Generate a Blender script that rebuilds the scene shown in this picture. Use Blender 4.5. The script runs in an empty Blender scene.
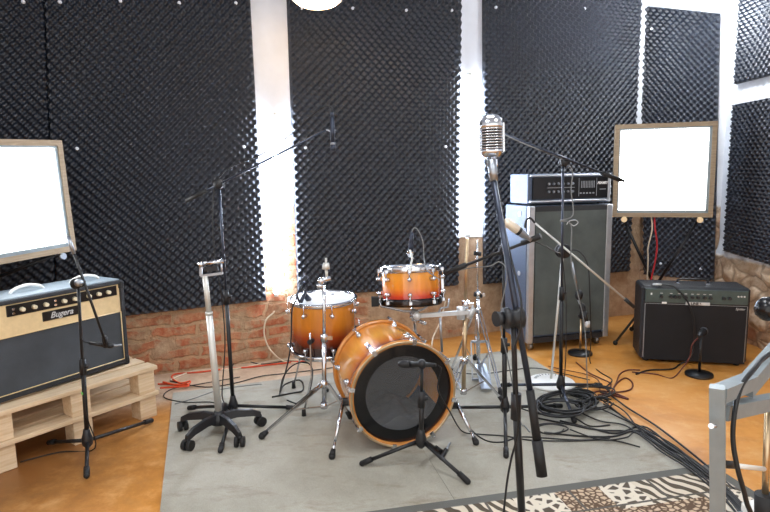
import bpy, math, random
import numpy as np
from mathutils import Vector, Matrix, noise
random.seed(7)
PI = math.pi
COL = bpy.context.scene.collection
SC = bpy.context.scene

# ------------------------------------------------------------------ camera model
TH = math.atan(80/577.0); ROLL = .017; FPX = 577.0
FW = Vector((0, math.cos(TH), -math.sin(TH))); U0 = Vector((0, math.sin(TH), math.cos(TH))); R0 = Vector((1, 0, 0))
XI = math.cos(ROLL)*R0 - math.sin(ROLL)*U0
UI = math.sin(ROLL)*R0 + math.cos(ROLL)*U0
CAM = Vector((0, 0, 1.3))
def ray(x, y): return FW*FPX + XI*(x-385) - UI*(y-256)
def G(x, y, z=0.0):                    # point of the photo at height z
    v = ray(x, y); return CAM + v*((z-CAM.z)/v.z)
def D(x, y, Y):                        # point of the photo at distance Y
    v = ray(x, y); return CAM + v*(Y/v.y)
def onplane(x, y, p0, n):
    v = ray(x, y); return CAM + v*((p0-CAM).dot(n)/v.dot(n))
cd = bpy.data.cameras.new('camera'); cam = bpy.data.objects.new('camera', cd); COL.objects.link(cam)
cam.matrix_world = Matrix(((XI.x, UI.x, -FW.x, CAM.x), (XI.y, UI.y, -FW.y, CAM.y), (XI.z, UI.z, -FW.z, CAM.z), (0, 0, 0, 1)))
cd.sensor_width = 36; cd.lens = FPX/770*36; cd.clip_start = .02
SC.camera = cam

# ------------------------------------------------------------------ materials
def s2l(c): return tuple(((v/255)/12.92 if v/255 <= .04045 else ((v/255+.055)/1.055)**2.4) for v in c) + (1,)
class NT:
    def __init__(s, name):
        s.m = bpy.data.materials.new(name); s.m.use_nodes = True; s.t = s.m.node_tree; s.n = s.t.nodes
        s.b = s.n['Principled BSDF']; s.co = None
    def new(s, typ, **kw):
        n = s.n.new(typ)
        for k, v in kw.items():
            if k.startswith('i_'):
                key = k[2:].replace('_', ' ')
                n.inputs[int(key) if key.isdigit() else key].default_value = v
            else: setattr(n, k, v)
        return n
    def link(s, a, b): s.t.links.new(a, b)
    def coord(s, kind='Object', scale=(1, 1, 1), rot=(0, 0, 0)):
        tc = s.new('ShaderNodeTexCoord'); mp = s.new('ShaderNodeMapping')
        mp.inputs['Scale'].default_value = scale; mp.inputs['Rotation'].default_value = rot
        s.link(tc.outputs[kind], mp.inputs[0]); return mp.outputs[0]
    def noise(s, v, scale, detail=4, rough=.6, dist=0):
        n = s.new('ShaderNodeTexNoise'); n.inputs['Scale'].default_value = scale; n.inputs['Detail'].default_value = detail
        n.inputs['Roughness'].default_value = rough; n.inputs['Distortion'].default_value = dist
        s.link(v, n.inputs['Vector']); return n.outputs['Fac']
    def ramp(s, f, stops, interp='LINEAR'):
        r = s.new('ShaderNodeValToRGB'); cr = r.color_ramp; cr.interpolation = interp
        while len(cr.elements) < len(stops): cr.elements.new(.5)
        for e, (p, c) in zip(cr.elements, stops):
            e.position = p; e.color = c if len(c) == 4 else tuple(c)+(1,)
        s.link(f, r.inputs[0]); return r.outputs[0]
    def mix(s, f, a, b, mode='MIX'):
        m = s.new('ShaderNodeMix', data_type='RGBA', blend_type=mode)
        for x, i in ((f, 0), (a, 6), (b, 7)):
            if hasattr(x, 'links') or hasattr(x, 'is_linked'): s.link(x, m.inputs[i])
            else: m.inputs[i].default_value = x
        return m.outputs[2]
    def math(s, op, a, b=0.0, c=None):
        m = s.new('ShaderNodeMath', operation=op)
        for x, i in ((a, 0), (b, 1)) + (((c, 2),) if c is not None else ()):
            if hasattr(x, 'is_linked'): s.link(x, m.inputs[i])
            else: m.inputs[i].default_value = x
        return m.outputs[0]
    def bump(s, h, strength=.3, dist=.01):
        b = s.new('ShaderNodeBump'); b.inputs['Strength'].default_value = strength; b.inputs['Distance'].default_value = dist
        s.link(h, b.inputs['Height']); s.link(b.outputs[0], s.b.inputs['Normal'])
    def xyz(s, v):
        q = s.new('ShaderNodeSeparateXYZ'); s.link(v, q.inputs[0]); return q.outputs
    def col(s, c): s.link(c, s.b.inputs['Base Color'])
BW = lambda v: (v, v, v, 1)
def simple(name, rgb, rough=.5, metal=0, var=.25, scale=30, bump=0, coat=0, spec=.5, bscale=None):
    t = NT(name); t.b.inputs['Roughness'].default_value = rough; t.b.inputs['Metallic'].default_value = metal
    t.b.inputs['Coat Weight'].default_value = coat; t.b.inputs['Coat Roughness'].default_value = .08
    t.b.inputs['Specular IOR Level'].default_value = spec
    c = s2l(rgb); v = t.coord(); f = t.noise(v, scale)
    lo = tuple(x*(1-var) for x in c[:3])+(1,); hi = tuple(min(1, x*(1+var)) for x in c[:3])+(1,)
    t.col(t.ramp(f, [(.3, lo), (.7, hi)]))
    if bump: t.bump(t.noise(v, bscale or scale*6), bump, .004)
    return t.m
def emis(name, rgb, st):
    t = NT(name); t.b.inputs['Base Color'].default_value = (.8, .8, .8, 1)
    t.b.inputs['Emission Color'].default_value = tuple(rgb)+(1,); t.b.inputs['Emission Strength'].default_value = st
    t.b.inputs['Roughness'].default_value = .5
    return t.m
M = {}
M['chrome'] = simple('chrome', (215, 217, 222), .16, 1, .06, 8)
M['steel'] = simple('brushed_steel', (165, 170, 178), .35, 1, .12, 20)
M['bluesteel'] = simple('blue_black_tube', (58, 64, 78), .3, .6, .15, 12)
M['black'] = simple('black_paint', (20, 21, 24), .38, 0, .25, 25)
M['rubber'] = simple('black_rubber', (17, 17, 19), .6, 0, .3, 40, .15)
M['plastic'] = simple('black_plastic', (24, 25, 29), .45, 0, .2, 60)
M['cable'] = simple('cable_jacket', (18, 18, 20), .5, 0, .2, 30)
M['greycable'] = simple('grey_cable', (120, 122, 122), .5, 0, .2, 30)
M['browncable'] = simple('brown_cable', (88, 32, 20), .5, 0, .2, 30)
M['orangecable'] = simple('orange_cable', (214, 72, 28), .5, 0, .15, 30)
M['whitecable'] = simple('white_cable', (222, 205, 180), .5, 0, .1, 30)
M['redcable'] = simple('red_cable', (200, 40, 45), .5, 0, .1, 30)
M['greypaint'] = simple('grey_powder_coat', (134, 144, 148), .42, .25, .1, 14, .04)
M['silverpost'] = simple('pale_grey_post', (205, 205, 200), .3, .35, .06, 10)
M['white'] = simple('white_enamel', (236, 236, 232), .35, 0, .05, 10)
M['ampltop'] = simple('vinyl_top_reflection', (150, 165, 176), .35, 0, .12, 60, .3, bscale=300)  # pale tone paints reflected light onto the black amplifier's top
M['tolex'] = simple('black_tolex', (30, 32, 37), .5, 0, .3, 160, .5, bscale=500)
M['bluetolex'] = simple('grey_blue_tolex', (88, 100, 120), .42, 0, .15, 120, .4, bscale=500)
M['cream'] = simple('cream_vinyl', (222, 196, 150), .5, 0, .08, 30, .1)
M['knob'] = simple('cream_knob', (228, 216, 186), .35, 0, .05, 30)
M['silverprint'] = simple('silver_lettering', (205, 208, 210), .35, .3, .05, 30)
M['whiteprint'] = simple('white_lettering', (240, 240, 240), .5, 0, .03, 30)
M['darkpanel'] = simple('dark_panel', (16, 16, 18), .3, 0, .2, 30)
M['greypanel'] = simple('dark_grey_panel', (70, 84, 82), .4, .3, .15, 30)
M['edge'] = simple('silver_edging', (190, 194, 200), .35, .7, .08, 20)
M['drumhead'] = simple('drum_head', (225, 228, 232), .45, 0, .06, 12)
M['ringhead'] = simple('black_drum_head', (8, 9, 14), .22, 0, .2, 10)
M['felt'] = simple('grey_blanket', (44, 47, 52), .95, 0, .35, 14, .6, bscale=60)
M['hoopwood'] = simple('lacquered_hoop', (196, 128, 58), .22, 0, .2, 20, coat=.7)
M['steelblack'] = simple('black_chrome', (70, 66, 66), .2, 1, .3, 30)
M['brass'] = simple('brass_tube', (200, 176, 142), .28, .9, .1, 20)
M['capsule'] = simple('champagne_mic', (225, 214, 196), .3, .4, .06, 40)
M['plasterbrown'] = simple('grey_plastic', (150, 158, 166), .4, 0, .1, 20)
M['washer'] = simple('white_washer', (235, 238, 245), .4, 0, .03, 30)
M['screen'] = emis('lit_diffuser', (.97, .99, 1.0), 6.0)
M['tube'] = emis('lit_tube', (.72, .83, 1.0), 60)
M['bulb'] = emis('lit_bulb', (1, .66, .34), 9)
M['bulbcool'] = emis('lit_bulb_cool', (.92, .96, 1.0), 130)
M['ceil_lamp'] = emis('lit_ceiling_panel', (.95, .98, 1.0), 10)

def wood(name, a, b, scale=(3, 40, 40), rough=.65):
    t = NT(name); t.b.inputs['Roughness'].default_value = rough
    v = t.coord(scale=scale); f = t.noise(v, 1.5, 5, .6, .6)
    f2 = t.noise(t.coord(), 6)
    c = t.ramp(f, [(.3, s2l(a)), (.7, s2l(b))])
    c = t.mix(t.ramp(f2, [(.35, BW(0)), (.75, BW(.45))]), c, tuple(x*.6 for x in s2l(b)[:3])+(1,))
    t.col(c); t.bump(f, .25, .003); return t.m
M['pallet'] = wood('pallet_timber', (204, 172, 132), (232, 210, 178), (4, 50, 50))
M['frame'] = wood('frame_timber', (138, 116, 90), (176, 156, 128), (6, 60, 60), .6)

def burst(name, stops):
    t = NT(name); t.b.inputs['Roughness'].default_value = .25; t.b.inputs['Coat Weight'].default_value = 1
    t.b.inputs['Coat Roughness'].default_value = .05
    z = t.xyz(t.coord())[2]
    c = t.ramp(z, [(p, s2l(q)) for p, q in stops])
    f = t.noise(t.coord(scale=(1, 1, .2)), 14, 5, .6, .8)
    t.col(t.mix(.35, c, t.ramp(f, [(.35, BW(.45)), (.65, BW(1))]), 'MULTIPLY')); return t.m
M['burst_floor'] = burst('amber_sunburst_floor_tom', [(.0, (28, 10, 12)), (.05, (60, 18, 14)), (.11, (160, 62, 24)), (.17, (212, 124, 36)), (.3, (222, 144, 50))])
M['burst_snare'] = burst('amber_sunburst_small_drum', [(.0, (120, 16, 14)), (.04, (205, 52, 20)), (.085, (232, 136, 30)), (.2, (240, 166, 52))])
M['burst_bass'] = burst('amber_sunburst_bass_drum', [(.0, (120, 60, 40)), (.05, (150, 64, 48)), (.10, (214, 124, 40)), (.22, (240, 168, 62)), (.45, (220, 130, 44))])

# foam
def foam():
    t = NT('acoustic_foam'); t.b.inputs['Roughness'].default_value = .40; t.b.inputs['Specular IOR Level'].default_value = .8
    v = t.coord(); f = t.noise(v, 3)
    t.col(t.ramp(f, [(.3, s2l((13, 19, 32))), (.7, s2l((20, 28, 42)))]))
    t.b.inputs['Sheen Weight'].default_value = .0
    t.bump(t.noise(v, 300), .2, .002); return t.m
M['foam'] = foam()

def carpet():
    t = NT('grey_carpet'); t.b.inputs['Roughness'].default_value = .95; v = t.coord()
    a = t.noise(v, 1.7, 5, .65); b = t.noise(v, 260, 2)
    c = t.ramp(a, [(.3, s2l((150, 145, 130))), (.5, s2l((172, 168, 155))), (.72, s2l((188, 184, 172)))])
    c = t.mix(.5, c, t.ramp(b, [(.3, BW(.6)), (.7, BW(1))]), 'MULTIPLY')
    d = t.noise(t.coord(scale=(1, 2.5, 1)), 3.2, 6, .7)
    c = t.mix(t.ramp(d, [(.53, BW(0)), (.70, BW(.6))]), c, s2l((124, 110, 88)))
    t.col(c); t.bump(b, .5, .004); return t.m
M['carpet'] = carpet()

def rug():
    t = NT('animal_patch_rug'); t.b.inputs['Roughness'].default_value = .95
    v = t.coord(); o = t.xyz(v)
    br = t.new('ShaderNodeTexBrick'); br.offset = .37; br.squash = 1.6; br.squash_frequency = 2
    br.inputs['Scale'].default_value = 1; br.inputs['Brick Width'].default_value = .36; br.inputs['Row Height'].default_value = .19
    br.inputs['Mortar Size'].default_value = .006; br.inputs['Color1'].default_value = BW(0); br.inputs['Color2'].default_value = BW(1)
    t.link(t.coord(), br.inputs['Vector'])
    cell = br.outputs['Color']
    w = t.new('ShaderNodeTexWave'); w.inputs['Scale'].default_value = 6.5; w.inputs['Distortion'].default_value = 7; w.inputs['Detail'].default_value = 1.5
    w.inputs['Detail Scale'].default_value = 1.1
    t.link(t.coord(rot=(0, 0, -.5)), w.inputs['Vector'])
    zeb = t.ramp(w.outputs['Fac'], [(.42, s2l((84, 74, 60))), (.5, s2l((214, 202, 182)))])
    vo = t.new('ShaderNodeTexVoronoi', feature='DISTANCE_TO_EDGE'); vo.inputs['Scale'].default_value = 42; t.link(v, vo.inputs['Vector'])
    leo = t.ramp(vo.outputs['Distance'], [(.10, s2l((96, 74, 56))), (.2, s2l((200, 176, 148)))])
    vo2 = t.new('ShaderNodeTexVoronoi', feature='DISTANCE_TO_EDGE'); vo2.inputs['Scale'].default_value = 24; t.link(v, vo2.inputs['Vector'])
    gir = t.ramp(vo2.outputs['Distance'], [(.16, s2l((222, 212, 194))), (.22, s2l((88, 78, 66)))])
    cv = t.xyz(cell)[0]
    tp = t.math('GREATER_THAN', o[1], -.215)
    sel = t.ramp(t.math('MULTIPLY', o[0], -1/2.6), [(0, BW(.2)), (.165, BW(.9)), (.225, BW(.6)), (.30, BW(.9)), (.37, BW(.2)), (.55, BW(.6)), (.65, BW(.2))], 'CONSTANT')
    cv = t.math('ADD', t.math('MULTIPLY', cv, t.math('SUBTRACT', 1, tp)), t.math('MULTIPLY', t.xyz(sel)[0], tp))
    c = t.mix(t.ramp(cv, [(.48, BW(0)), (.5, BW(1))]), zeb, leo)
    c = t.mix(t.ramp(cv, [(.74, BW(0)), (.76, BW(1))]), c, gir)
    c = t.mix(br.outputs['Fac'], c, s2l((92, 86, 78)))
    # border
    ex = t.math('MINIMUM', t.math('MULTIPLY', o[1], -1), t.math('MULTIPLY', o[0], -1))
    c = t.mix(t.ramp(ex, [(.045, BW(1)), (.05, BW(0))]), c, s2l((98, 98, 94)))
    t.col(c); t.bump(t.noise(v, 300, 2), .5, .004); return t.m
M['rug'] = rug()

def floor_mat():
    t = NT('painted_concrete_floor'); t.b.inputs['Roughness'].default_value = .38; v = t.coord(); o = t.xyz(v)
    a = t.noise(v, 2.2, 6, .65, .4); b = t.noise(v, 9, 6, .7)
    c = t.ramp(a, [(.28, s2l((172, 108, 38))), (.5, s2l((206, 140, 62))), (.72, s2l((218, 162, 96)))])
    c = t.mix(t.ramp(b, [(.5, BW(0)), (.75, BW(.35))]), c, s2l((236, 200, 150)))
    # bare strip by the brick wall on the left
    w = t.math('ADD', t.math('ADD', o[1], t.math('MULTIPLY', o[0], -.376)), t.math('MULTIPLY', a, .35))
    left = t.math('MULTIPLY', t.math('LESS_THAN', o[0], .1), t.math('GREATER_THAN', o[0], -2.2))
    mask = t.math('MULTIPLY', t.ramp(t.math('MULTIPLY', w, .2), [(.74, BW(0)), (.80, BW(1))]), left)
    c = t.mix(mask, c, t.ramp(b, [(.3, s2l((168, 138, 112))), (.7, s2l((206, 184, 158)))]))
    # darker brown painted around and under the pallet, fading outwards
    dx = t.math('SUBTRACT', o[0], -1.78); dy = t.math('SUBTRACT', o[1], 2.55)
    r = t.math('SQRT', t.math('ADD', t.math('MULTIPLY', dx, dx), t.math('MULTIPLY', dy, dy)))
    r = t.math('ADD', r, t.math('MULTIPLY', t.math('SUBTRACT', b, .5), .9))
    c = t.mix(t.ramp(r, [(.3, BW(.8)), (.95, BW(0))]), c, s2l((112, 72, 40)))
    t.col(c); t.bump(b, .15, .004); return t.m
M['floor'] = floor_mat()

def wall_mat(name, brick=True, top=1.12):
    t = NT(name); t.b.inputs['Roughness'].default_value = .85; v = t.coord(); o = t.xyz(v)
    n1 = t.noise(v, 3.2, 6, .65); n2 = t.noise(v, 14, 6, .7)
    white = t.ramp(n1, [(.3, s2l((206, 208, 214))), (.6, s2l((228, 230, 234)))])
    if brick:
        cb = t.new('ShaderNodeCombineXYZ')
        wob = t.math('MULTIPLY', t.math('SUBTRACT', t.noise(v, 4, 4), .5), .13)
        t.link(t.math('ADD', o[0], wob), cb.inputs[0]); t.link(t.math('ADD', o[2], wob), cb.inputs[1])
        br = t.new('ShaderNodeTexBrick'); br.inputs['Scale'].default_value = 1; br.inputs['Brick Width'].default_value = .31
        br.inputs['Row Height'].default_value = .082; br.inputs['Mortar Size'].default_value = .017; br.inputs['Mortar Smooth'].default_value = .5
        br.inputs['Color1'].default_value = s2l((184, 84, 48)); br.inputs['Color2'].default_value = s2l((146, 92, 64)); br.inputs['Mortar'].default_value = s2l((176, 146, 114))
        t.link(cb.outputs[0], br.inputs['Vector'])
        c = t.mix(t.ramp(n2, [(.38, BW(0)), (.62, BW(.75))]), br.outputs['Color'], s2l((200, 150, 112)))
        # plaster wash left over bricks, more of it to the right
        e = t.math('ADD', n1, t.math('MULTIPLY', o[0], .10))
        pm_ = t.ramp(e, [(.64, BW(0)), (.73, BW(1))]); c = t.mix(pm_, c, t.ramp(n2, [(.3, s2l((160, 126, 96))), (.7, s2l((204, 176, 146)))]))
        n3 = t.noise(v, 5.5, 6, .7, .5); c = t.mix(t.ramp(n3, [(.50, BW(0)), (.60, BW(.85))]), c, t.ramp(n2, [(.3, s2l((150, 118, 88))), (.7, s2l((198, 170, 138)))]))
        h = t.math('ADD', t.math('MULTIPLY', t.math('MULTIPLY', br.outputs['Fac'], t.math('SUBTRACT', 1, pm_)), -.7), n2)
    else:
        vo = t.new('ShaderNodeTexVoronoi', feature='DISTANCE_TO_EDGE'); vo.inputs['Scale'].default_value = 4.2
        vv = t.new('ShaderNodeVectorMath', operation='ADD'); nn = t.new('ShaderNodeTexNoise'); nn.inputs['Scale'].default_value = 3
        t.link(v, nn.inputs['Vector'])
        sc = t.new('ShaderNodeVectorMath', operation='SCALE'); sc.inputs['Scale'].default_value = .25; t.link(nn.outputs['Color'], sc.inputs[0])
        t.link(t.coord(scale=(1, 1, 1.5)), vv.inputs[0]); t.link(sc.outputs[0], vv.inputs[1]); t.link(vv.outputs[0], vo.inputs['Vector'])
        c = t.ramp(n2, [(.3, s2l((168, 136, 108))), (.5, s2l((206, 178, 148))), (.7, s2l((226, 206, 182)))])
        c = t.mix(t.ramp(n1, [(.55, BW(0)), (.68, BW(.7))]), c, s2l((158, 92, 58)))
        c = t.mix(t.ramp(vo.outputs['Distance'], [(.015, BW(.5)), (.06, BW(0))]), c, s2l((110, 84, 66)))
        h = t.math('ADD', t.math('MULTIPLY', t.ramp(vo.outputs['Distance'], [(0, BW(0)), (.15, BW(1))]), .8), n2)
    zz = t.math('ADD', o[2], t.math('MULTIPLY', t.math('SUBTRACT', n1, .5), .12))
    mk = t.ramp(t.math('MULTIPLY', zz, .5), [(top*.5-.006, BW(0)), (top*.5+.006, BW(1))]); c = t.mix(mk, c, white)
    h = t.math('MULTIPLY', h, t.math('SUBTRACT', 1.1, mk)); t.col(c); t.bump(h, .7, .018); return t.m
M['brick'] = wall_mat('brick_and_plaster_wall', True, 1.1)
M['stone'] = wall_mat('rubble_stone_wall', False, .62)
M['stone2'] = wall_mat('stone_corner_wall', False, 1.0)
M['paint'] = simple('white_wall_paint', (222, 224, 230), .8, 0, .08, 3, .3, bscale=12)
M['ceiling'] = simple('ceiling_plaster', (176, 186, 200), .85, 0, .08, 3, .2, bscale=20)

def cloth(name, base, scale=420, rough=.8):
    t = NT(name); t.b.inputs['Roughness'].default_value = rough; v = t.coord()
    ch = t.new('ShaderNodeTexChecker'); ch.inputs['Scale'].default_value = scale; t.link(v, ch.inputs['Vector'])
    f = t.noise(v, 5, 5, .6)
    c = s2l(base); c = t.ramp(f, [(.3, tuple(x*.75 for x in c[:3])+(1,)), (.7, tuple(x*1.25 for x in c[:3])+(1,))])
    t.col(t.mix(.25, c, ch.outputs['Color'], 'MULTIPLY')); t.bump(ch.outputs['Fac'], .4, .002); return t.m
M['grille_dark'] = cloth('dark_grille_cloth', (66, 71, 77))
M['grille_black'] = cloth('black_grille_cloth', (24, 24, 28))
M['grille_grey'] = cloth('grey_grille_cloth', (88, 95, 93))
def clearfilm():
    t = NT('clear_drum_film'); t.b.inputs['Base Color'].default_value = (.9, .92, .95, 1)
    t.b.inputs['Roughness'].default_value = .04; t.b.inputs['Alpha'].default_value = .07
    t.b.inputs['Specular IOR Level'].default_value = .35
    v = t.coord(); t.bump(t.noise(v, 2.5, 2), .15, .02); return t.m
M['film'] = clearfilm()

# ------------------------------------------------------------------ mesh builder
class MB:
    def __init__(s, mat=None): s.v = []; s.f = []; s.sm = []; s.M = mat or Matrix()
    def add(s, vs, fs, smooth=False, T=None):
        k = len(s.v); T = s.M @ T if T is not None else s.M
        s.v += [tuple(T @ Vector(p)) for p in vs]
        s.f += [tuple(i+k for i in f) for f in fs]
        s.sm += [smooth]*len(fs) if isinstance(smooth, bool) else smooth
        return s
    def box(s, c, d, T=None, bev=0):
        x, y, z = c; a, b, h = d[0]/2, d[1]/2, d[2]/2
        if bev:
            r = bev; vs = []; fs = []
            # rounded box as 3 shell rings (chamfer)
            def ringz(zz, i):
                return [(x+sx*(a-(r if (k == 0) == (i == 0) else 0) if False else 0), 0, 0) for k in range(0)]
            P = []
            for zz, ins in ((-h, r), (-h+r, 0), (h-r, 0), (h, r)):
                A, B = a-ins, b-ins; q = r if ins == 0 else r*.4
                P.append([(x+px, y+py, z+zz) for px, py in ((-A+q, -B), (A-q, -B), (A, -B+q), (A, B-q), (A-q, B), (-A+q, B), (-A, B-q), (-A, -B+q))])
            for rr in P: vs += rr
            for i in range(3):
                for j in range(8):
                    fs.append((i*8+j, i*8+(j+1) % 8, (i+1)*8+(j+1) % 8, (i+1)*8+j))
            fs.append(tuple(range(7, -1, -1))); fs.append(tuple(range(24, 32)))
            return s.add(vs, fs, False, T)
        vs = [(x+i*a, y+j*b, z+k*h) for k in (-1, 1) for i, j in ((-1, -1), (1, -1), (1, 1), (-1, 1))]
        return s.add(vs, [(3, 2, 1, 0), (4, 5, 6, 7), (0, 1, 5, 4), (1, 2, 6, 5), (2, 3, 7, 6), (3, 0, 4, 7)], False, T)
    def cyl(s, p, q, r, r2=None, n=14, T=None, caps=True):
        r2 = r if r2 is None else r2; p = Vector(p); q = Vector(q); w = (q-p)
        if w.length < 1e-6: return s
        w.normalize(); u = w.orthogonal().normalized(); t = w.cross(u)
        vs = []
        for c, rr in ((p, r), (q, r2)):
            for i in range(n):
                a = 2*PI*i/n; vs.append(c+u*(rr*math.cos(a))+t*(rr*math.sin(a)))
        fs = [(i, (i+1) % n, n+(i+1) % n, n+i) for i in range(n)]; sm = [True]*n
        if caps: fs += [tuple(range(n-1, -1, -1)), tuple(range(n, 2*n))]; sm += [False, False]
        return s.add(vs, fs, sm, T)
    def tube(s, pts, r, n=8, sub=6, T=None, smooth=True, closed=False):
        P = [Vector(p) for p in pts]
        if smooth and len(P) > 2:
            Q = []; m = len(P)
            for i in range(m if closed else m-1):
                if closed: a, b, c, d = P[i-1], P[i], P[(i+1) % m], P[(i+2) % m]
                else: a, b, c, d = P[max(i-1, 0)], P[i], P[i+1], P[min(i+2, m-1)]
                for k in range(sub):
                    t = k/sub
                    Q.append(.5*((2*b)+(-a+c)*t+(2*a-5*b+4*c-d)*t*t+(-a+3*b-3*c+d)*t**3))
            if not closed: Q.append(P[-1])
            P = Q
        m = len(P); vs = []; fs = []; up = None
        for i in range(m):
            if closed: w = P[(i+1) % m]-P[i-1]
            else: w = P[min(i+1, m-1)]-P[max(i-1, 0)]
            if w.length < 1e-9: w = Vector((0, 0, 1))
            w.normalize()
            if up is None: up = w.orthogonal().normalized()
            up = (up-w*up.dot(w))
            up = up.normalized() if up.length > 1e-6 else w.orthogonal().normalized()
            t = w.cross(up); rr = r[i*len(r)//m] if isinstance(r, (list, tuple)) else r
            for j in range(n):
                a = 2*PI*j/n; vs.append(P[i]+up*(rr*math.cos(a))+t*(rr*math.sin(a)))
        for i in range(m if closed else m-1):
            k = (i+1) % m
            for j in range(n): fs.append((i*n+j, i*n+(j+1) % n, k*n+(j+1) % n, k*n+j))
        sm = [True]*len(fs)
        if not closed: fs += [tuple(range(n-1, -1, -1)), tuple(range((m-1)*n, m*n))]; sm += [False, False]
        return s.add(vs, fs, sm, T)
    def lathe(s, prof, n=32, T=None, closed=False, smooth=True):
        vs = []; fs = []; m = len(prof)
        for r, z in prof:
            for i in range(n):
                a = 2*PI*i/n; vs.append((r*math.cos(a), r*math.sin(a), z))
        for i in range(m if closed else m-1):
            k = (i+1) % m
            for j in range(n): fs.append((i*n+j, i*n+(j+1) % n, k*n+(j+1) % n, k*n+j))
        return s.add(vs, fs, smooth, T)
    def disc(s, r, z=0, n=32, T=None, flip=False):
        vs = [(r*math.cos(2*PI*i/n), r*math.sin(2*PI*i/n), z) for i in range(n)]
        return s.add(vs, [tuple(range(n))[::-1] if flip else tuple(range(n))], False, T)
    def sphere(s, c, r, T=None, n=14, m=8, sc=(1, 1, 1)):
        vs = [(c[0], c[1], c[2]+r*sc[2])]; fs = []
        for i in range(1, m):
            ph = PI*i/m
            for j in range(n):
                a = 2*PI*j/n; vs.append((c[0]+r*sc[0]*math.sin(ph)*math.cos(a), c[1]+r*sc[1]*math.sin(ph)*math.sin(a), c[2]+r*sc[2]*math.cos(ph)))
        vs.append((c[0], c[1], c[2]-r*sc[2]))
        for j in range(n): fs.append((0, 1+j, 1+(j+1) % n))
        for i in range(m-2):
            for j in range(n): a = 1+i*n; fs.append((a+j, a+n+j, a+n+(j+1) % n, a+(j+1) % n))
        a = 1+(m-2)*n
        for j in range(n): fs.append((a+j, len(vs)-1, a+(j+1) % n))
        return s.add(vs, fs, True, T)
    def bar(s, p, q, w, h, roll=Vector((0, 0, 1)), T=None):   # square bar from p to q
        p = Vector(p); q = Vector(q); d = (q-p); L = d.length; d.normalize()
        y = roll.cross(d)
        y = y.normalized() if y.length > 1e-4 else d.orthogonal().normalized()
        z = d.cross(y); vs = []
        for c in (p, q):
            for i, j in ((-1, -1), (1, -1), (1, 1), (-1, 1)): vs.append(c+y*(i*w/2)+z*(j*h/2))
        return s.add(vs, [(3, 2, 1, 0), (4, 5, 6, 7), (0, 1, 5, 4), (1, 2, 6, 5), (2, 3, 7, 6), (3, 0, 4, 7)], False, T)
def axisM(o, z, xhint=(0, 0, 1)):
    z = Vector(z).normalized(); x = Vector(xhint); x = x-z*x.dot(z)
    x = x.normalized() if x.length > 1e-4 else z.orthogonal().normalized(); y = z.cross(x)
    m = Matrix(((x.x, y.x, z.x, o[0]), (x.y, y.y, z.y, o[1]), (x.z, y.z, z.z, o[2]), (0, 0, 0, 1))); return m
def frameM(o, yaw): return Matrix.Translation(Vector(o)) @ Matrix.Rotation(yaw, 4, 'Z')
def link_mesh(name, mb, mat, inv=None):
    me = bpy.data.meshes.new(name)
    vs = mb.v if inv is None else [tuple(inv @ Vector(p)) for p in mb.v]
    me.from_pydata(vs, [], mb.f); me.polygons.foreach_set('use_smooth', mb.sm); me.materials.append(mat); me.update()
    o = bpy.data.objects.new(name, me); COL.objects.link(o); return o
def tag(o, label=None, cat=None, group=None, kind=None):
    if label: o['label'] = label
    if cat: o['category'] = cat
    if group: o['group'] = group
    if kind: o['kind'] = kind
    return o
class Thing:
    def __init__(s, name, label, cat, M0=None, group=None):
        s.M = M0 if M0 is not None else Matrix(); s.inv = s.M.inverted()
        s.o = bpy.data.objects.new(name, None); COL.objects.link(s.o); s.o.matrix_world = s.M
        s.o.empty_display_size = .05; tag(s.o, label, cat, group)
    def part(s, name, mb, mat, parent=None, label=None, kind=None, local=False):
        o = link_mesh(name, mb, mat, None if local else s.inv); o.parent = parent or s.o
        tag(o, label, None, None, kind); return o
def solo(name, mb, mat, label, cat, group=None, kind=None):
    c = Vector((sum(p[0] for p in mb.v), sum(p[1] for p in mb.v), 0))/len(mb.v); c.z = min(p[2] for p in mb.v)
    o = link_mesh(name, mb, mat, Matrix.Translation(-c)); o.location = c
    return tag(o, label, cat, group, kind)
def struct(name, mb, mat, M0=None):
    o = link_mesh(name, mb, mat, M0.inverted() if M0 is not None else None)
    if M0 is not None: o.matrix_world = M0
    o['kind'] = 'structure'; return o
def text_mb(body, size, T, shear=0, depth=.0008, bold=0):
    cu = bpy.data.curves.new('lettering', 'FONT'); cu.body = body; cu.size = size; cu.shear = shear; cu.extrude = depth; cu.offset = bold
    cu.align_x = 'CENTER'; cu.align_y = 'CENTER'
    ob = bpy.data.objects.new('lettering', cu); COL.objects.link(ob)
    dg = bpy.context.evaluated_depsgraph_get(); me = bpy.data.meshes.new_from_object(ob.evaluated_get(dg))
    mb = MB(); mb.add([v.co.copy() for v in me.vertices], [tuple(p.vertices) for p in me.polygons], False, T)
    bpy.data.objects.remove(ob); bpy.data.meshes.remove(me); bpy.data.curves.remove(cu); return mb
TXT = Matrix.Rotation(PI/2, 4, 'X')      # lettering standing upright, read from -y

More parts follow.
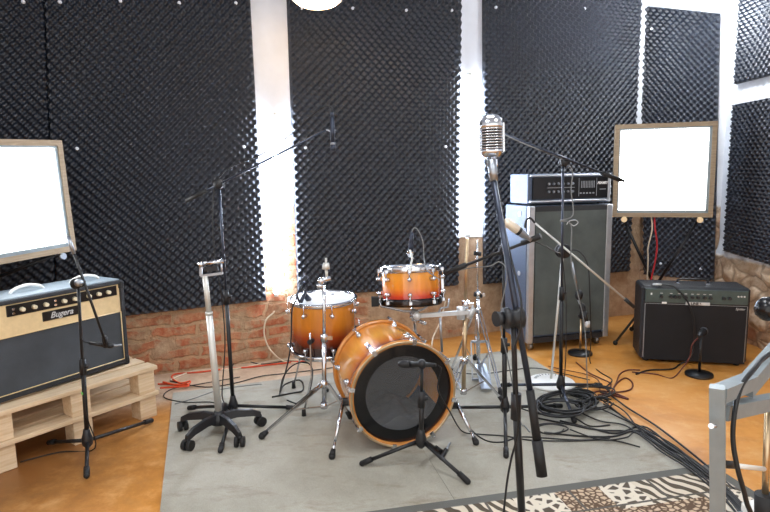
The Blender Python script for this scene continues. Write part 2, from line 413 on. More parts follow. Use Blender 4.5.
# ------------------------------------------------------------------ room
SL = .376; WY = 4.334
WDIR = Vector((1, SL, 0)).normalized(); WN = Vector((WDIR.y, -WDIR.x, 0))      # into the room
A = Vector((-2.45, WY-2.45*SL, 0)); B = Vector((2.33, WY+2.33*SL, 0)); Cc = Vector((2.74, 4.70, 0)); H = 2.95
def rough_wall(name, p, q, mat, amp=.02, seed=0, zcut=1.0, res=.03, stones=False):
    d = (q-p); L = d.length; d.normalize(); n = Vector((d.y, -d.x, 0)); M0 = axisM(p, (0, 0, 1), d)
    zs = list(np.arange(0, zcut, res))+list(np.linspace(zcut, H, 5)); nx = int(L/res)+1
    mb = MB(); vs = []; fs = []
    for z in zs:
        for i in range(nx+1):
            x = L*i/nx; pt = Vector((x*3+seed, z*3, seed)); k = max(0, 1-z/zcut)
            h = noise.noise(pt)*amp+noise.noise(pt*3)*amp*.5
            if stones:
                c = noise.voronoi(Vector((x*3.6+seed, z*5.2, 0)))[0]; h += min(.5, (c[1]-c[0]))*.09
            h *= min(1, k*3)
            vs.append(p+d*x+n*h+Vector((0, 0, z)))
    for j in range(len(zs)-1):
        for i in range(nx): a = j*(nx+1)+i; fs.append((a, a+1, a+nx+2, a+nx+1))
    k = len(vs)   # solid back
    vs += [p-n*.1, q-n*.1, q-n*.1+Vector((0, 0, H)), p-n*.1+Vector((0, 0, H))]; fs.append((k+3, k+2, k+1, k))
    mb.add(vs, fs, True); return struct(name, mb, mat, M0)
rough_wall('wall_back', A, B, M['brick'], .014, 3.1, 1.0)
rough_wall('wall_corner', B, Cc, M['stone2'], .008, 9.3, .9, stones=False)
rough_wall('wall_right', Cc, Vector((2.80, -1.0, 0)), M['stone'], .03, 5.7, .9, .04, stones=True)
rough_wall('wall_left', Vector((-2.5, -1.0, 0)), A, M['brick'], .014, 1.7, 1.0, .05)
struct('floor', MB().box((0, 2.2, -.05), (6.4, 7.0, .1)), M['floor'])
struct('ceiling', MB().box((0, 2.2, H+.05), (6.4, 7.0, .1)), M['ceiling'])
# vertical plastered strips between the foam (slight pilasters), above the brick band
def strip(name, x0t, x1t, x0b, x1b, yb, mat, th=.012, ztop=H):
    P = [onplane(x0b, yb, A, WN), onplane(x1b, yb, A, WN), onplane(x1t, 0, A, WN), onplane(x0t, 0, A, WN)]
    for k in (2, 3):
        e = P[k]-P[3-k] if False else P[k]-(P[1] if k == 2 else P[0]); P[k] = P[k]+e*((ztop-P[k].z)/e.z)
    vs = [p+WN*.001 for p in P]+[p+WN*th for p in P]
    mb = MB().add(vs, [(4, 5, 6, 7), (0, 1, 5, 4), (1, 2, 6, 5), (2, 3, 7, 6), (3, 0, 4, 7)])
    return struct(name, mb, mat, frameM(P[0], 0))
strip('trim_1', 246, 291, 258, 299, 203, M['paint'])
strip('trim_2', 455, 487, 450, 484, 237, M['paint'])

# acoustic foam
FOAM_P = .029
def foam_panel(name, label, corners, nrm, pins, group='egg-crate acoustic foam panels', base=.014):
    # corners: bottom-left, bottom-right, top-right, top-left world points on the wall
    bl, br, tr, tl = corners
    th = .022; ampl = .030
    L = max((br-bl).length, (tr-tl).length); Hh = max((tl-bl).length, (tr-br).length)
    st = FOAM_P/4.0; nx = int(L/st); ny = int(Hh/st)
    u = np.linspace(0, 1, nx+1)[None, :, None]; v = np.linspace(0, 1, ny+1)[:, None, None]
    c = [np.array(k)[None, None, :] for k in (bl, br, tr, tl)]
    pos = (1-u)*(1-v)*c[0]+u*(1-v)*c[1]+u*v*c[2]+(1-u)*v*c[3]
    wob = .008*np.sin(u*7+v*3)*np.sin(v*9+1)
    cc = .5+.5*np.cos(PI*u*L/FOAM_P)*np.cos(PI*v*Hh/FOAM_P)
    hgt = base+.012+ampl*cc**1.2
    hgt[0, :] = base; hgt[-1, :] = base; hgt[:, 0] = base; hgt[:, -1] = base
    pos = (pos+hgt*np.array(nrm)[None, None, :]).reshape(-1, 3)
    i = np.arange(nx)[None, :]; j = np.arange(ny)[:, None]; a = (j*(nx+1)+i)
    F = np.stack([a, a+1, a+nx+2, a+nx+1], -1).reshape(-1, 4)
    t = Thing(name, label, 'acoustic foam', frameM((bl+br)/2, 0), group)
    pos = pos-np.array(t.M.translation)
    me = bpy.data.meshes.new('foam_sheet'); me.vertices.add(len(pos)); me.vertices.foreach_set('co', pos.astype(np.float32).ravel())
    me.loops.add(F.size); me.loops.foreach_set('vertex_index', F.astype(np.int32).ravel())
    me.polygons.add(len(F)); me.polygons.foreach_set('loop_start', np.arange(0, F.size, 4, dtype=np.int32))
    me.update(calc_edges=True); me.polygons.foreach_set('use_smooth', np.ones(len(F), dtype=bool)); me.materials.append(M['foam'])
    o = bpy.data.objects.new('foam_sheet', me); COL.objects.link(o); o.parent = t.o
    for px in pins:
        q = onplane(px[0], px[1], bl, nrm)+nrm*(base+.012+ampl*.8)
        t.part('pin', MB().lathe([(0, .004), (.007, .0035), (.011, .0), (.011, -.012)], 12, axisM(q, nrm)), M['washer'])
    return t
def quad(px, p0, n, ztop=None):
    P = [onplane(x, y, p0, n) for x, y in px]
    if ztop:
        for k, b in ((2, 1), (3, 0)):
            e = P[k]-P[b]; P[k] = P[b]+e*((ztop-P[b].z)/e.z)
    return P
foam_panel('foam_panel', 'dark foam panel filling the left end of the back wall behind the lit screen', quad([(1, 329), (58, 323), (45, 0), (-8, 0)], A, WN, 2.72), WN, [(25, 4)])
foam_panel('foam_panel', 'wide dark foam panel between the left corner and the first white strip', quad([(58.4, 323), (266, 300), (250, 0), (45.2, 0)], A, WN, 2.72), WN, [(61, 4), (121, 3), (179, 5), (235, 5), (78, 149), (243, 147)])
foam_panel('foam_panel', 'dark foam panel between the two white strips behind the drums', quad([(297, 297), (457, 285), (460, 0), (286, 0)], A, WN, 2.80), WN, [(300, 10), (351, 10), (404, 12), (449, 12), (304, 148), (443, 147)])
foam_panel('foam_panel', 'dark foam panel behind the tall speaker cabinet', quad([(482, 284), (627, 271), (639, 2), (481, 2)], A, WN, 2.78), WN, [(493, 9), (581, 10)])
CN = Vector(((Cc-B).normalized().y, -(Cc-B).normalized().x, 0))
foam_panel('foam_panel', 'narrow dark foam panel across the corner behind the right lit screen', quad([(646, 274), (716, 281), (722, 14), (643, 6)], B, CN), CN, [(664, 263), (704, 268), (655, 30)], base=.03)
RN = Vector((-1, 0, 0)); RP = Vector((2.735, 0, 0))
def rp(y, z): return Vector((2.735, y, z))
foam_panel('foam_panel', 'lower dark foam panel on the right wall beside the corner', [rp(4.56, .66), rp(2.9, .58), rp(2.9, 1.80), rp(4.56, 1.80)], RN, [])
foam_panel('foam_panel', 'upper dark foam panel on the right wall above the white gap', [rp(4.56, 1.95), rp(2.9, 1.95), rp(2.9, 2.85), rp(4.56, 2.85)], RN, [])
LN = Vector((1, 0, 0))
foam_panel('foam_panel', 'dark foam panel on the left wall at the edge of the photo', [Vector((-2.44, 2.2, .42)), Vector((-2.44, 3.34, .42)), Vector((-2.44, 3.34, 2.72)), Vector((-2.44, 2.2, 2.72))], LN, [])

# ------------------------------------------------------------------ carpet and rug
def slab(poly, z0, z1, res=None):
    n = len(poly); vs = [(p[0], p[1], z0) for p in poly]+[(p[0], p[1], z1) for p in poly]
    fs = [tuple(range(n, 2*n))]+[(i, (i+1) % n, n+(i+1) % n, n+i) for i in range(n)]
    return MB().add(vs, fs)
cb = Vector((2.276, .772, 0)).normalized(); cl = Vector((.406, -1.264, 0)).normalized(); c0 = Vector((-1.312, 3.386, 0))
cr = Vector((.426, -1.794, 0)).normalized(); c1 = G(517, 350)
seam0 = G(430, 462); seam1 = G(458, 507); sd = (seam1-seam0).normalized()
# the carpet is two widths with a seam between them
sT = seam0-sd*2.2
def isect(p, d, q, e):
    k = d.x*e.y-d.y*e.x; t = ((q.x-p.x)*e.y-(q.y-p.y)*e.x)/k; return p+d*t
sTop = isect(seam0, sd, c0, cb); sBot = seam0+sd*1.6; g = cb*.001
solo('carpet', slab([c0+cl*2.9, sBot-g, sTop-g, c0], .001, .007), M['carpet'], 'grey carpet width under the drums and rolling stand', 'carpet')
solo('carpet', slab([sBot+g, c1+cr*3.0, c1, sTop+g], .001, .007), M['carpet'], 'grey carpet width under the tangled black cables', 'carpet')
rugM = frameM(G(711, 467)+Vector((0, 0, .008)), .209)
rg = slab([(-2.6, -1.1), (0, -1.1), (0, 0), (-2.6, 0)], 0, .006); 
ro = link_mesh('patterned_rug', rg, M['rug']); ro.matrix_world = rugM
tag(ro, 'cream and brown animal print patchwork rug with grey border at the front', 'rug')

# ------------------------------------------------------------------ pallets
def pallet(name, label, yaw, o, z0, w=.8, d=.6):
    T = frameM((o[0], o[1], z0), yaw); t = Thing(name, label, 'pallet', T)
    for i in range(5):
        y = .05+i*(d-.1)/4
        t.part('deck_board', MB(T).box((w/2, y, .133), (w, .098, .022), bev=.002), M['pallet'])
    for x in (.062, w/2, w-.062):
        for y in (.062, d-.062):
            t.part('block', MB(T).box((x, y, .0605), (.095, .095, .121), bev=.003), M['pallet'])
py = math.radians(53.4); po = (-1.264-.83*math.cos(py), 3.070-.83*math.sin(py))
pallet('wooden_pallet', 'lower pale wooden pallet standing on the orange floor', py, po, 0, w=.83)
pallet('wooden_pallet', 'upper pale wooden pallet stacked directly under the cream amplifier', py, po, .1445, w=.83)

# ------------------------------------------------------------------ cream combo amp
ay = math.radians(59.6); W = .735; ax = math.cos(ay); an = math.sin(ay)
aT = frameM((-1.430-W*ax, 3.103-W*an, .289), ay)
t = Thing('guitar_amplifier', 'black and cream combo guitar amplifier sitting on stacked wooden pallets', 'amplifier', aT)
Ha = .475; Da = .27
b = MB(aT); b.box((W/2, Da/2, .01+.012), (W, Da, .02)); b.box((W/2, Da/2, Ha-.01), (W, Da, .02), bev=.004)
b.box((.011, Da/2, Ha/2), (.022, Da, Ha-.002), bev=.004); b.box((W-.011, Da/2, Ha/2), (.022, Da, Ha-.002), bev=.004); b.box((W/2, Da-.01, Ha/2), (W-.04, .018, Ha-.04))
t.part('cabinet', b, M['tolex'])
t.part('top_panel', MB(aT).box((W/2, Da/2, Ha+.003), (W-.03, Da-.03, .006)), M['ampltop'], label='amplifier top with pale painted reflection')
t.part('front_panel', MB(aT).box((W/2, .02, Ha-.02-.075), (W-.046, .02, .15)), M['cream'], label='cream front panel')
t.part('grille', MB(aT).box((W/2, .02, (Ha-.17)/2+.012), (W-.046, .016, Ha-.192)), M['grille_dark'])
e = MB(aT)
for p, q in (((.026, .006, .037), (W-.026, .006, .037)), ((.026, .006, .037), (.026, .006, Ha-.172)), ((W-.026, .006, .037), (W-.026, .006, Ha-.172)), ((.024, .008, Ha-.172), (W-.024, .008, Ha-.172))):
    e.cyl(p, q, .0028, n=8)
t.part('piping', e, M['cream'])
cp = t.part('control_panel', MB(aT).box((.335+.08, .008, Ha-.052), (.56, .008, .052), bev=.002), M['darkpanel'])
for i, x in enumerate((.2, .255, .31, .4, .455, .53, .585, .64)):
    kb = MB(aT).cyl((x, .003, Ha-.052), (x, -.016, Ha-.052), .0115, .009, 14); t.part('knob', kb, M['knob'], cp)
for x, z in ((.16, .008), (.16, -.012), (.355, .010), (.355, -.010)): t.part('input_jack', MB(aT).cyl((x, .004, Ha-.052+z), (x, -.006, Ha-.052+z), .006, n=10), M['chrome'], cp)
npl = t.part('name_plate', MB(aT).box((.385, .007, Ha-.112), (.185, .006, .046), bev=.002), M['darkpanel'])
t.part('lettering', text_mb('Bugera', .041, aT @ Matrix.Translation((.385, .003, Ha-.112)) @ TXT, .35, bold=.0006), M['silverprint'], npl)
def handle(x, L=.16, z=Ha): return MB(aT).tube([(x-L/2, Da/2, z+.004), (x-L/2+.02, Da/2, z+.022), (x, Da/2, z+.034), (x+L/2-.02, Da/2, z+.022), (x+L/2, Da/2, z+.004)], .008, 8)
t.part('carry_handle', handle(.30), M['white'], label='pale carry handle'); t.part('carry_handle', handle(.60), M['white'], label='pale carry handle')
for z in (.03, Ha-.025): t.part('corner_guard', MB(aT).box((W-.012, .012, z), (.03, .03, .05), bev=.008), M['rubber'])
for x in (.06, W-.06):
    for y in (.05, Da-.05): t.part('foot', MB(aT).cyl((x, y, .001), (x, y, .013), .018), M['rubber'])

# ------------------------------------------------------------------ peavey style cabinet and head
cy = math.radians(14.0); Wc = .675; Dc = .36; Hc = 1.07
cT = frameM((1.022, 4.10, 0), cy)
t = Thing('speaker_cabinet', 'tall grey speaker cabinet on casters with silver edging', 'speaker', cT)
b = MB(cT); z0 = .065
b.box((Wc/2, Dc/2+.01, (z0+Hc)/2), (Wc, Dc-.02, Hc-z0), bev=.006)
t.part('cabinet', b, M['bluetolex'])
t.part('grille', MB(cT).box((Wc/2+.005, -.004, (z0+Hc)/2+.01), (Wc-.10, .016, Hc-z0-.10)), M['grille_grey'])
e = MB(cT)
for xx in (.024, Wc-.022): t.part('side_trim', MB(cT).box((xx, -.002, (z0+Hc)/2), (.046, .03, Hc-z0-.004), bev=.004), M['edge'])
for zz in (Hc-.022, z0+.02): t.part('front_frame', MB(cT).box((Wc/2, .0, zz), (Wc-.09, .026, .038)), M['tolex'])
t.part('pull_ring', MB(cT).tube([(Wc/2-.04, -.018, Hc-.14), (Wc/2-.02, -.02, Hc-.115), (Wc/2+.03, -.02, Hc-.11), (Wc/2+.05, -.02, Hc-.13), (Wc/2+.02, -.02, Hc-.15), (Wc/2-.01, -.02, Hc-.135)], .0035, 6), M['silverprint'], label='silver winged emblem')
for x in (.06, Wc-.06):
    for y in (.05, Dc-.05):
        c = MB(cT).box((x, y, .058), (.05, .05, .014)); t.part('caster', c.cyl((x-.014, y, .028), (x+.014, y, .028), .026, n=18), M['steel'])
for z in (Hc-.06, Hc-.5, .16): t.part('screw_plate', MB(cT).cyl((.002, .12, z), (-.006, .12, z), .018, n=14), M['silverprint'])
# head
hT = frameM((1.030, 4.115, Hc+.012), cy); Wh = .655; Hh_ = .215; Dh = .30
t = Thing('bass_amplifier', 'black amplifier head with silver trim resting on the tall speaker cabinet', 'amplifier', hT)
t.part('cabinet', MB(hT).box((Wh/2, Dh/2+.01, Hh_/2), (Wh, Dh-.02, Hh_), bev=.006), M['bluetolex'])
cp = t.part('control_panel', MB(hT).box((Wh/2+.005, .006, Hh_/2+.004), (Wh-.05, .016, Hh_-.06)), M['darkpanel'])
for z in (.018, Hh_-.014): t.part('trim_strip', MB(hT).box((Wh/2, .0, z), (Wh-.012, .02, .012), bev=.002), M['edge'])
t.part('side_trim', MB(hT).box((Wh-.012, .0, Hh_/2), (.02, .022, Hh_-.01), bev=.003), M['edge'])
for r_, z in enumerate((Hh_*.66, Hh_*.40)):
    for i in range(6 if r_ == 0 else 6):
        x = .15+i*.038; t.part('knob', MB(hT).cyl((x, -.004, z), (x, -.018, z), .0095, .008, 12), M['steel'], cp)
sl = MB(hT)
for i in range(9): sl.box((.415+i*.013, -.004, Hh_*.62), (.004, .004, .05))
for i in range(5): sl.box((.41+i*.026, -.004, Hh_*.33), (.014, .004, .010))
t.part('graphic_slider', sl, M['edge'], cp)
for z in (Hh_*.53, ): t.part('divider', MB(hT).box((.25, -.003, z), (.22, .003, .003)).box((.395, -.003, z), (.003, .003, .13)).box((.54, -.003, z), (.003, .003, .13)), M['edge'], cp)
t.part('lettering', text_mb('PEAVEY', .025, hT @ Matrix.Translation((.588, -.003, Hh_*.66)) @ TXT, .3, bold=.0012), M['whiteprint'], cp)
t.part('lettering', text_mb('VTM 120', .014, hT @ Matrix.Translation((.592, -.003, Hh_*.44)) @ TXT) if False else MB(hT).box((.592, -.003, Hh_*.45), (.05, .003, .006)), M['edge'], cp)
for x in (.05, Wh-.05):
    for y in (.05, Dh-.05): t.part('foot', MB(hT).box((x, y, -.005), (.03, .03, .012)), M['rubber'])

# ------------------------------------------------------------------ black combo right
lT = frameM((1.748, 3.858, 0), math.radians(-14.0)); Wl = .665; Hl = .485; Dl = .27
Hl = (D(640, 286, 3.86).z)
t = Thing('guitar_amplifier', 'black combo guitar amplifier standing on the orange floor at the right', 'amplifier', lT)
b = MB(lT)
b.box((Wl/2, Dl/2+.004, Hl/2+.008), (Wl, Dl-.008, Hl-.018), bev=.014)
t.part('cabinet', b, M['tolex'])
t.part('front_baffle', MB(lT).box((Wl/2, .002, Hl/2-.04), (Wl-.03, .016, Hl-.12)), M['darkpanel'])
t.part('grille', MB(lT).box((Wl/2, -.006, Hl/2-.045), (Wl-.05, .012, Hl-.145)), M['grille_black'])
e = MB(lT); zt = Hl-.118; zb = .035
for p, q in (((.022, -.008, zb), (Wl-.022, -.008, zb)), ((.022, -.008, zb), (.022, -.008, zt)), ((Wl-.022, -.008, zb), (Wl-.022, -.008, zt)), ((.022, -.008, zt), (Wl-.022, -.008, zt))): e.bar(p, q, .005, .004)
t.part('piping', e, M['edge'])
cp = t.part('control_panel', MB(lT).box((Wl/2, -.002, Hl-.062), (Wl-.04, .014, .092), bev=.002), M['greypanel'])
for x in (.12, .18, .205, .23, .27, .31, .345, .385, .42, .50, .535):
    t.part('knob', MB(lT).cyl((x, -.008, Hl-.066), (x, -.026, Hl-.066), .0115, .010, 12), M['plastic'], cp)
pr = MB(lT)
for x in (.12, .18, .23, .27, .31, .345, .385, .42): pr.box((x, -.0095, Hl-.044), (.016, .001, .004))
for x in (.585, .603, .621): pr.cyl((x, -.008, Hl-.052), (x, -.014, Hl-.052), .006, n=10)
pr.box((.058, -.0095, Hl-.05), (.01, .001, .014))
t.part('panel_marking', pr, M['silverprint'], cp)
bd = t.part('badge', MB(lT).box((.345, -.012, Hl-.108), (.148, .006, .022), bev=.002), M['silverprint'])
t.part('lettering', text_mb('LINE 6', .023, lT @ Matrix.Translation((.335, -.016, Hl-.108)) @ TXT, 0, bold=.0008), M['darkpanel'], bd)
t.part('lettering', text_mb('Spider', .022, lT @ Matrix.Translation((Wl-.065, -.014, Hl-.135)) @ TXT, .25), M['silverprint'])
t.part('input_label', MB(lT).box((.14, -.012, Hl-.108), (.03, .003, .012)), M['whiteprint'])
t.part('carry_handle', MB(lT).tube([(.24, .12, Hl-.002), (.245, .12, Hl+.028), (.27, .12, Hl+.036), (.41, .12, Hl+.036), (.435, .12, Hl+.028), (.44, .12, Hl-.002)], .007, 8, smooth=False), M['plastic']);
for x in (.245, .435): t.part('handle_cap', MB(lT).box((x, .12, Hl+.004), (.03, .03, .014), bev=.003), M['chrome'])
for x in (.05, Wl-.05):
    for y in (.04, Dl-.04): t.part('foot', MB(lT).cyl((x, y, 0), (x, y, .012), .018), M['rubber'])

# ------------------------------------------------------------------ lit screens on stands
def lit_screen(name, label, X, Y, Z, yaw, tilt, roll, w, h, fw, legs):
    a = Vector((math.cos(yaw), math.sin(yaw), 0)); n = Vector((math.sin(yaw), -math.cos(yaw), 0)); z = Vector((0, 0, 1))
    up = z*math.cos(tilt)-n*math.sin(tilt)
    a2 = a*math.cos(roll)+up*math.sin(roll); u2 = -a*math.sin(roll)+up*math.cos(roll); nn = a2.cross(u2)
    T = Matrix(((a2.x, -nn.x, u2.x, X), (a2.y, -nn.y, u2.y, Y), (a2.z, -nn.z, u2.z, Z), (0, 0, 0, 1)))   # local y goes back
    t = Thing(name, label, 'studio light', T)
    fr = MB(T)
    for s in (-1, 1):
        fr.box((s*(w/2-fw/2), .035, 0), (fw, .07, h)); fr.box((0, .035, s*(h/2-fw/2)), (w-2*fw, .07, fw))
    t.part('frame', fr, M['frame'], label='raw timber frame')
    for c_, d_ in (((0, .03, h/2-fw-.005), (w-2*fw, .05, .010)), ((0, .03, -h/2+fw+.010), (w-2*fw, .05, .020)), ((w/2-fw-.009, .03, 0), (.018, .05, h-2*fw)), ((-w/2+fw+.005, .03, 0), (.010, .05, h-2*fw))): t.part('inner_edge', MB(T).box(c_, d_), M['greypaint'])
    t.part('diffuser', MB(T).box((0, .03, 0), (w-2*fw-.024, .012, h-2*fw-.024)), M['screen'], label='glowing white diffuser')
    t.part('back_panel', MB(T).box((0, .072, 0), (w-.01, .006, h-.01)), M['plastic'])
    return t, T, w, h
t, T, w, h = lit_screen('studio_light', 'glowing white square light panel in timber frame on the right stand', 2.0463, 4.26, 1.3058, -.2935, .0306, -.0014, .678, .683, .031, None)
for s in (-.255, .255): t.part('clamp_knob', MB(T).cyl((s, .02, -h/2-.018), (s, -.012, -h/2-.018), .021, n=16).cyl((s, -.012, -h/2-.018), (s, -.02, -h/2-.018), .012, n=12), M['brass'])
def light_stand(name, label, tops, hub, feet):
    t = Thing(name, label, 'stand', frameM((hub.x, hub.y, 0), 0))
    for p in tops: t.part('arm', MB().cyl(p, hub+Vector((0, 0, .02)), .011), M['black'])
    t.part('column', MB().cyl(hub+Vector((0, 0, .04)), Vector((hub.x, hub.y, .08)), .014), M['black'])
    t.part('hub', MB().cyl(hub+Vector((0, 0, .04)), hub-Vector((0, 0, .05)), .024), M['black'])
    for f in feet:
        l = t.part('leg', MB().cyl(hub-Vector((0, 0, .02)), Vector((f[0], f[1], .02)), .009), M['black'])
        t.part('rubber_foot', MB().sphere((f[0], f[1], .018), .018), M['rubber'], l)
k1 = T @ Vector((-.255, .04, -h/2-.018)); k2 = T @ Vector((.255, .04, -h/2-.018))
hubR = D(655, 287, 4.34); hubR.z -= .02
light_stand('light_stand', 'black tripod stand holding up the right light panel behind the black amplifier', [k1, k2], hubR, [(1.735, 4.24), (2.36, 4.34), (2.02, 4.62)])
solo('red_cable', MB().tube([T @ Vector((-.04, .05, -h/2)), D(655, 228, 4.28), D(657, 245, 4.29), D(655, 262, 4.3), D(650, 285, 4.32), D(649, 300, 4.33)], .006, 6), M['redcable'], 'red cable hanging from the right light panel', 'cable')
solo('white_cable', MB().tube([T @ Vector((-.06, .05, -h/2)), D(652, 230, 4.28), D(648, 248, 4.29), D(648, 262, 4.3), D(646, 300, 4.33)], .005, 6), M['whitecable'], 'white cable hanging beside the red one below the right light panel', 'cable')
t, T, w, h = lit_screen('studio_light', 'glowing white light panel in timber frame above the cream amplifier', -1.8603, 2.9, 1.2080, 1.2037, .0175, .0336, .669, .608, .030, None)
kb = [T @ Vector((s, .05, -h/2-.01)) for s in (-.2, .24)]
t.part('clamp_knob', MB(T).cyl((.24, .02, -h/2-.018), (.24, -.012, -h/2-.018), .018, n=16), M['steel'])
hubL = Vector((-2.2, 3.12, .74))
light_stand('light_stand', 'grey stand behind the cream amplifier holding the left light panel', kb, hubL, [(-2.36, 2.92), (-2.08, 3.34), (-2.40, 3.28)])

# ------------------------------------------------------------------ lamps
def tube_lamp(name, label, x0, y0, x1, y1, off=.05):
    p = onplane(x0, y0, A, WN)+WN*off; q = onplane(x1, y1, A, WN)+WN*off
    t = Thing(name, label, 'lamp', frameM((q.x, q.y, q.z), 0), 'tube lamps')
    t.part('batten', MB().bar(p-WN*(off-.024), q-WN*(off-.024), .035, .022, WDIR), M['white'])
    t.part('tube', MB().cyl(p, q, .019, n=14), M['tube'])
    d = (q-p).normalized()
    for c, s in ((p, -1), (q, 1)): t.part('end_cap', MB().cyl(c, c+d*s*.03, .0155, n=14).bar(c+d*s*.02, c+d*s*.02-WN*.034, .02, .02), M['white'])
tube_lamp('tube_lamp', 'bright vertical tube lamp on the left white strip', 274, 118, 275, 291)
tube_lamp('tube_lamp', 'bright vertical tube lamp on the white strip right of the drums', 467, 78, 466, 232)
pc = D(317, 2, 3.7)
t = Thing('pendant_lamp', 'warm glowing pendant lamp hanging at the top of the photo', 'lamp', frameM((pc.x, pc.y, pc.z), 0))
R_ = .150
t.part('lamp_shade', MB(frameM(pc, 0)).lathe([(.03, .10), (.07, .085), (R_, .02), (R_+.004, .012), (R_-.004, .012), (.065, .075), (.03, .088)], 32), M['white'])
t.part('bulb', MB(frameM(pc, 0)).sphere((0, 0, .012), .138, sc=(1, 1, .33), n=24, m=12), M['bulb'], label='warm white glowing bulb')
t.part('cord', MB().cyl(pc+Vector((0, 0, .09)), Vector((pc.x, pc.y, H)), .004), M['cable'])
t.part('ceiling_rose', MB().cyl(Vector((pc.x, pc.y, H)), Vector((pc.x, pc.y, H-.03)), .04), M['white'])
pc = D(699, -3, 4.22)
t = Thing('pendant_lamp', 'cool white lamp hanging by the corner above the right light panel', 'lamp', frameM((pc.x, pc.y, pc.z), 0))
t.part('bulb', MB(frameM(pc, 0)).sphere((0, 0, 0), .08, n=20, m=12), M['bulbcool'])
t.part('socket', MB().cyl(pc+Vector((0, 0, .07)), pc+Vector((0, 0, .14)), .03), M['white'])
t.part('cord', MB().cyl(pc+Vector((0, 0, .14)), Vector((pc.x, pc.y, H)), .004), M['cable'])
for i, (x, y) in enumerate(((-.9, .6), (1.0, .6), (.2, 2.0))):
    t = Thing('ceiling_lamp', 'flat white ceiling lamp above the room, number %s from the left' % ('one', 'two', 'three')[i] if False else ('flat white ceiling lamp left behind the camera', 'flat white ceiling lamp right behind the camera', 'flat white ceiling lamp above the drum kit')[i], 'lamp', frameM((x, y, H-.06), 0))
    t.part('housing', MB().box((x, y, H-.02), (.66, .66, .04)), M['white'])
    t.part('diffuser', MB().box((x, y, H-.046), (.6, .6, .012)), M['ceil_lamp'])

# ------------------------------------------------------------------ stands
def clutch(T, r=.022, w=.05):          # adjustable joint: disc + grip
    return MB(T).lathe([(0, -w/2), (r, -w/2), (r*1.06, -w/4), (r*.8, -w/8), (r*.8, w/8), (r*1.06, w/4), (r, w/2), (0, w/2)], 16)
def tripod_parts(t, hub, feet, m_leg='black', r=.009, hubr=.022, foot_r=.013):
    hb = MB().lathe([(.0, .04), (hubr*.6, .04), (hubr*.8, .018), (hubr*1.15, -.008), (hubr*1.05, -.036), (hubr*.5, -.05), (0, -.05)], 16, frameM(hub, 0))
    t.part('hub', hb, M['plastic'])
    for f in feet:
        f = Vector((f.x, f.y, .012+.007)); d = (f-hub).normalized()
        l = t.part('leg', MB().cyl(hub-Vector((0, 0, .02))+Vector((d.x, d.y, 0))*.015, f-d*.02, r, n=10), M[m_leg])
        t.part('rubber_foot', MB().cyl(f-d*.045, f+d*.004, foot_r, n=12).sphere(f+d*.004, foot_r), M['rubber'], l)
def mic_stand(name, label, hub, feet, top, mid_t, boom=None, boomc=None, knobdir=(1, 0, 0), lo='black', up='black', bo='black', rl=.0105, ru=.007, rb=.0065, weight=True, category='microphone stand', weight_len=.13, mL='black'):
    t = Thing(name, label, category, frameM((hub.x, hub.y, 0), 0))
    tripod_parts(t, hub, feet, mL)
    mid = hub.lerp(top, mid_t)
    t.part('lower_pole', MB().cyl(hub-Vector((0, 0, .04)), mid, rl), M[lo])
    t.part('height_clutch', MB().cyl(mid-(top-hub).normalized()*.04, mid+(top-hub).normalized()*.035, rl*1.55, rl*1.3).cyl(mid, mid+Vector(knobdir)*.028, .009), M['plastic'])
    t.part('upper_pole', MB().cyl(mid, top, ru), M[up])
    if boom:
        a, b = boom; d = (b-a).normalized(); c = boomc or top
        ka = axisM(c, Vector((0, -1, 0)) if abs(d.y) < .8 else Vector((1, 0, 0)))
        t.part('boom_clutch', clutch(ka, .024, .05), M['plastic'])
        bm = t.part('boom_arm', MB().cyl(a, b, rb), M[bo])
        if weight: t.part('counterweight_grip', MB().cyl(a, a+d*weight_len, rb*1.9), M['rubber'], bm)
    return t
def pencil_mic(p, q, r=.011):    # body from cable end p to capsule end q
    p = Vector(p); q = Vector(q); L = (q-p)
    return MB().cyl(p, p+L*.12, r*.7).cyl(p+L*.12, p+L*.8, r).cyl(p+L*.82, q, r*1.02), MB().cyl(p+L*.78, p+L*.84, r*1.1)
def vocal_mic(p, q, r=.024):
    p = Vector(p); q = Vector(q); L = q-p; d = L.normalized()
    body = MB().cyl(p, p+L*.68, r*.5, r*.9, 16).cyl(p+L*.68, p+L*.74, r*1.05, r*1.05, 16)
    head = MB(axisM(p+L*.74, d)).lathe([(r, 0), (r*1.08, L.length*.08), (r*.95, L.length*.18), (r*.5, L.length*.25), (0, L.length*.26)], 16)
    return body, head
def add_mic(name, label, p, q, r=.022, mb_='black', mh='steel', kind='vocal'):
    t = Thing(name, label, 'microphone', axisM(p, Vector(q)-Vector(p)))
    if kind == 'vocal':
        a, b = vocal_mic(p, q, r); t.part('body', a, M[mb_]); t.part('grille', b, M[mh])
    else:
        a, b = pencil_mic(p, q, r); t.part('body', a, M[mb_]); t.part('ring', b, M[mh])
    return t

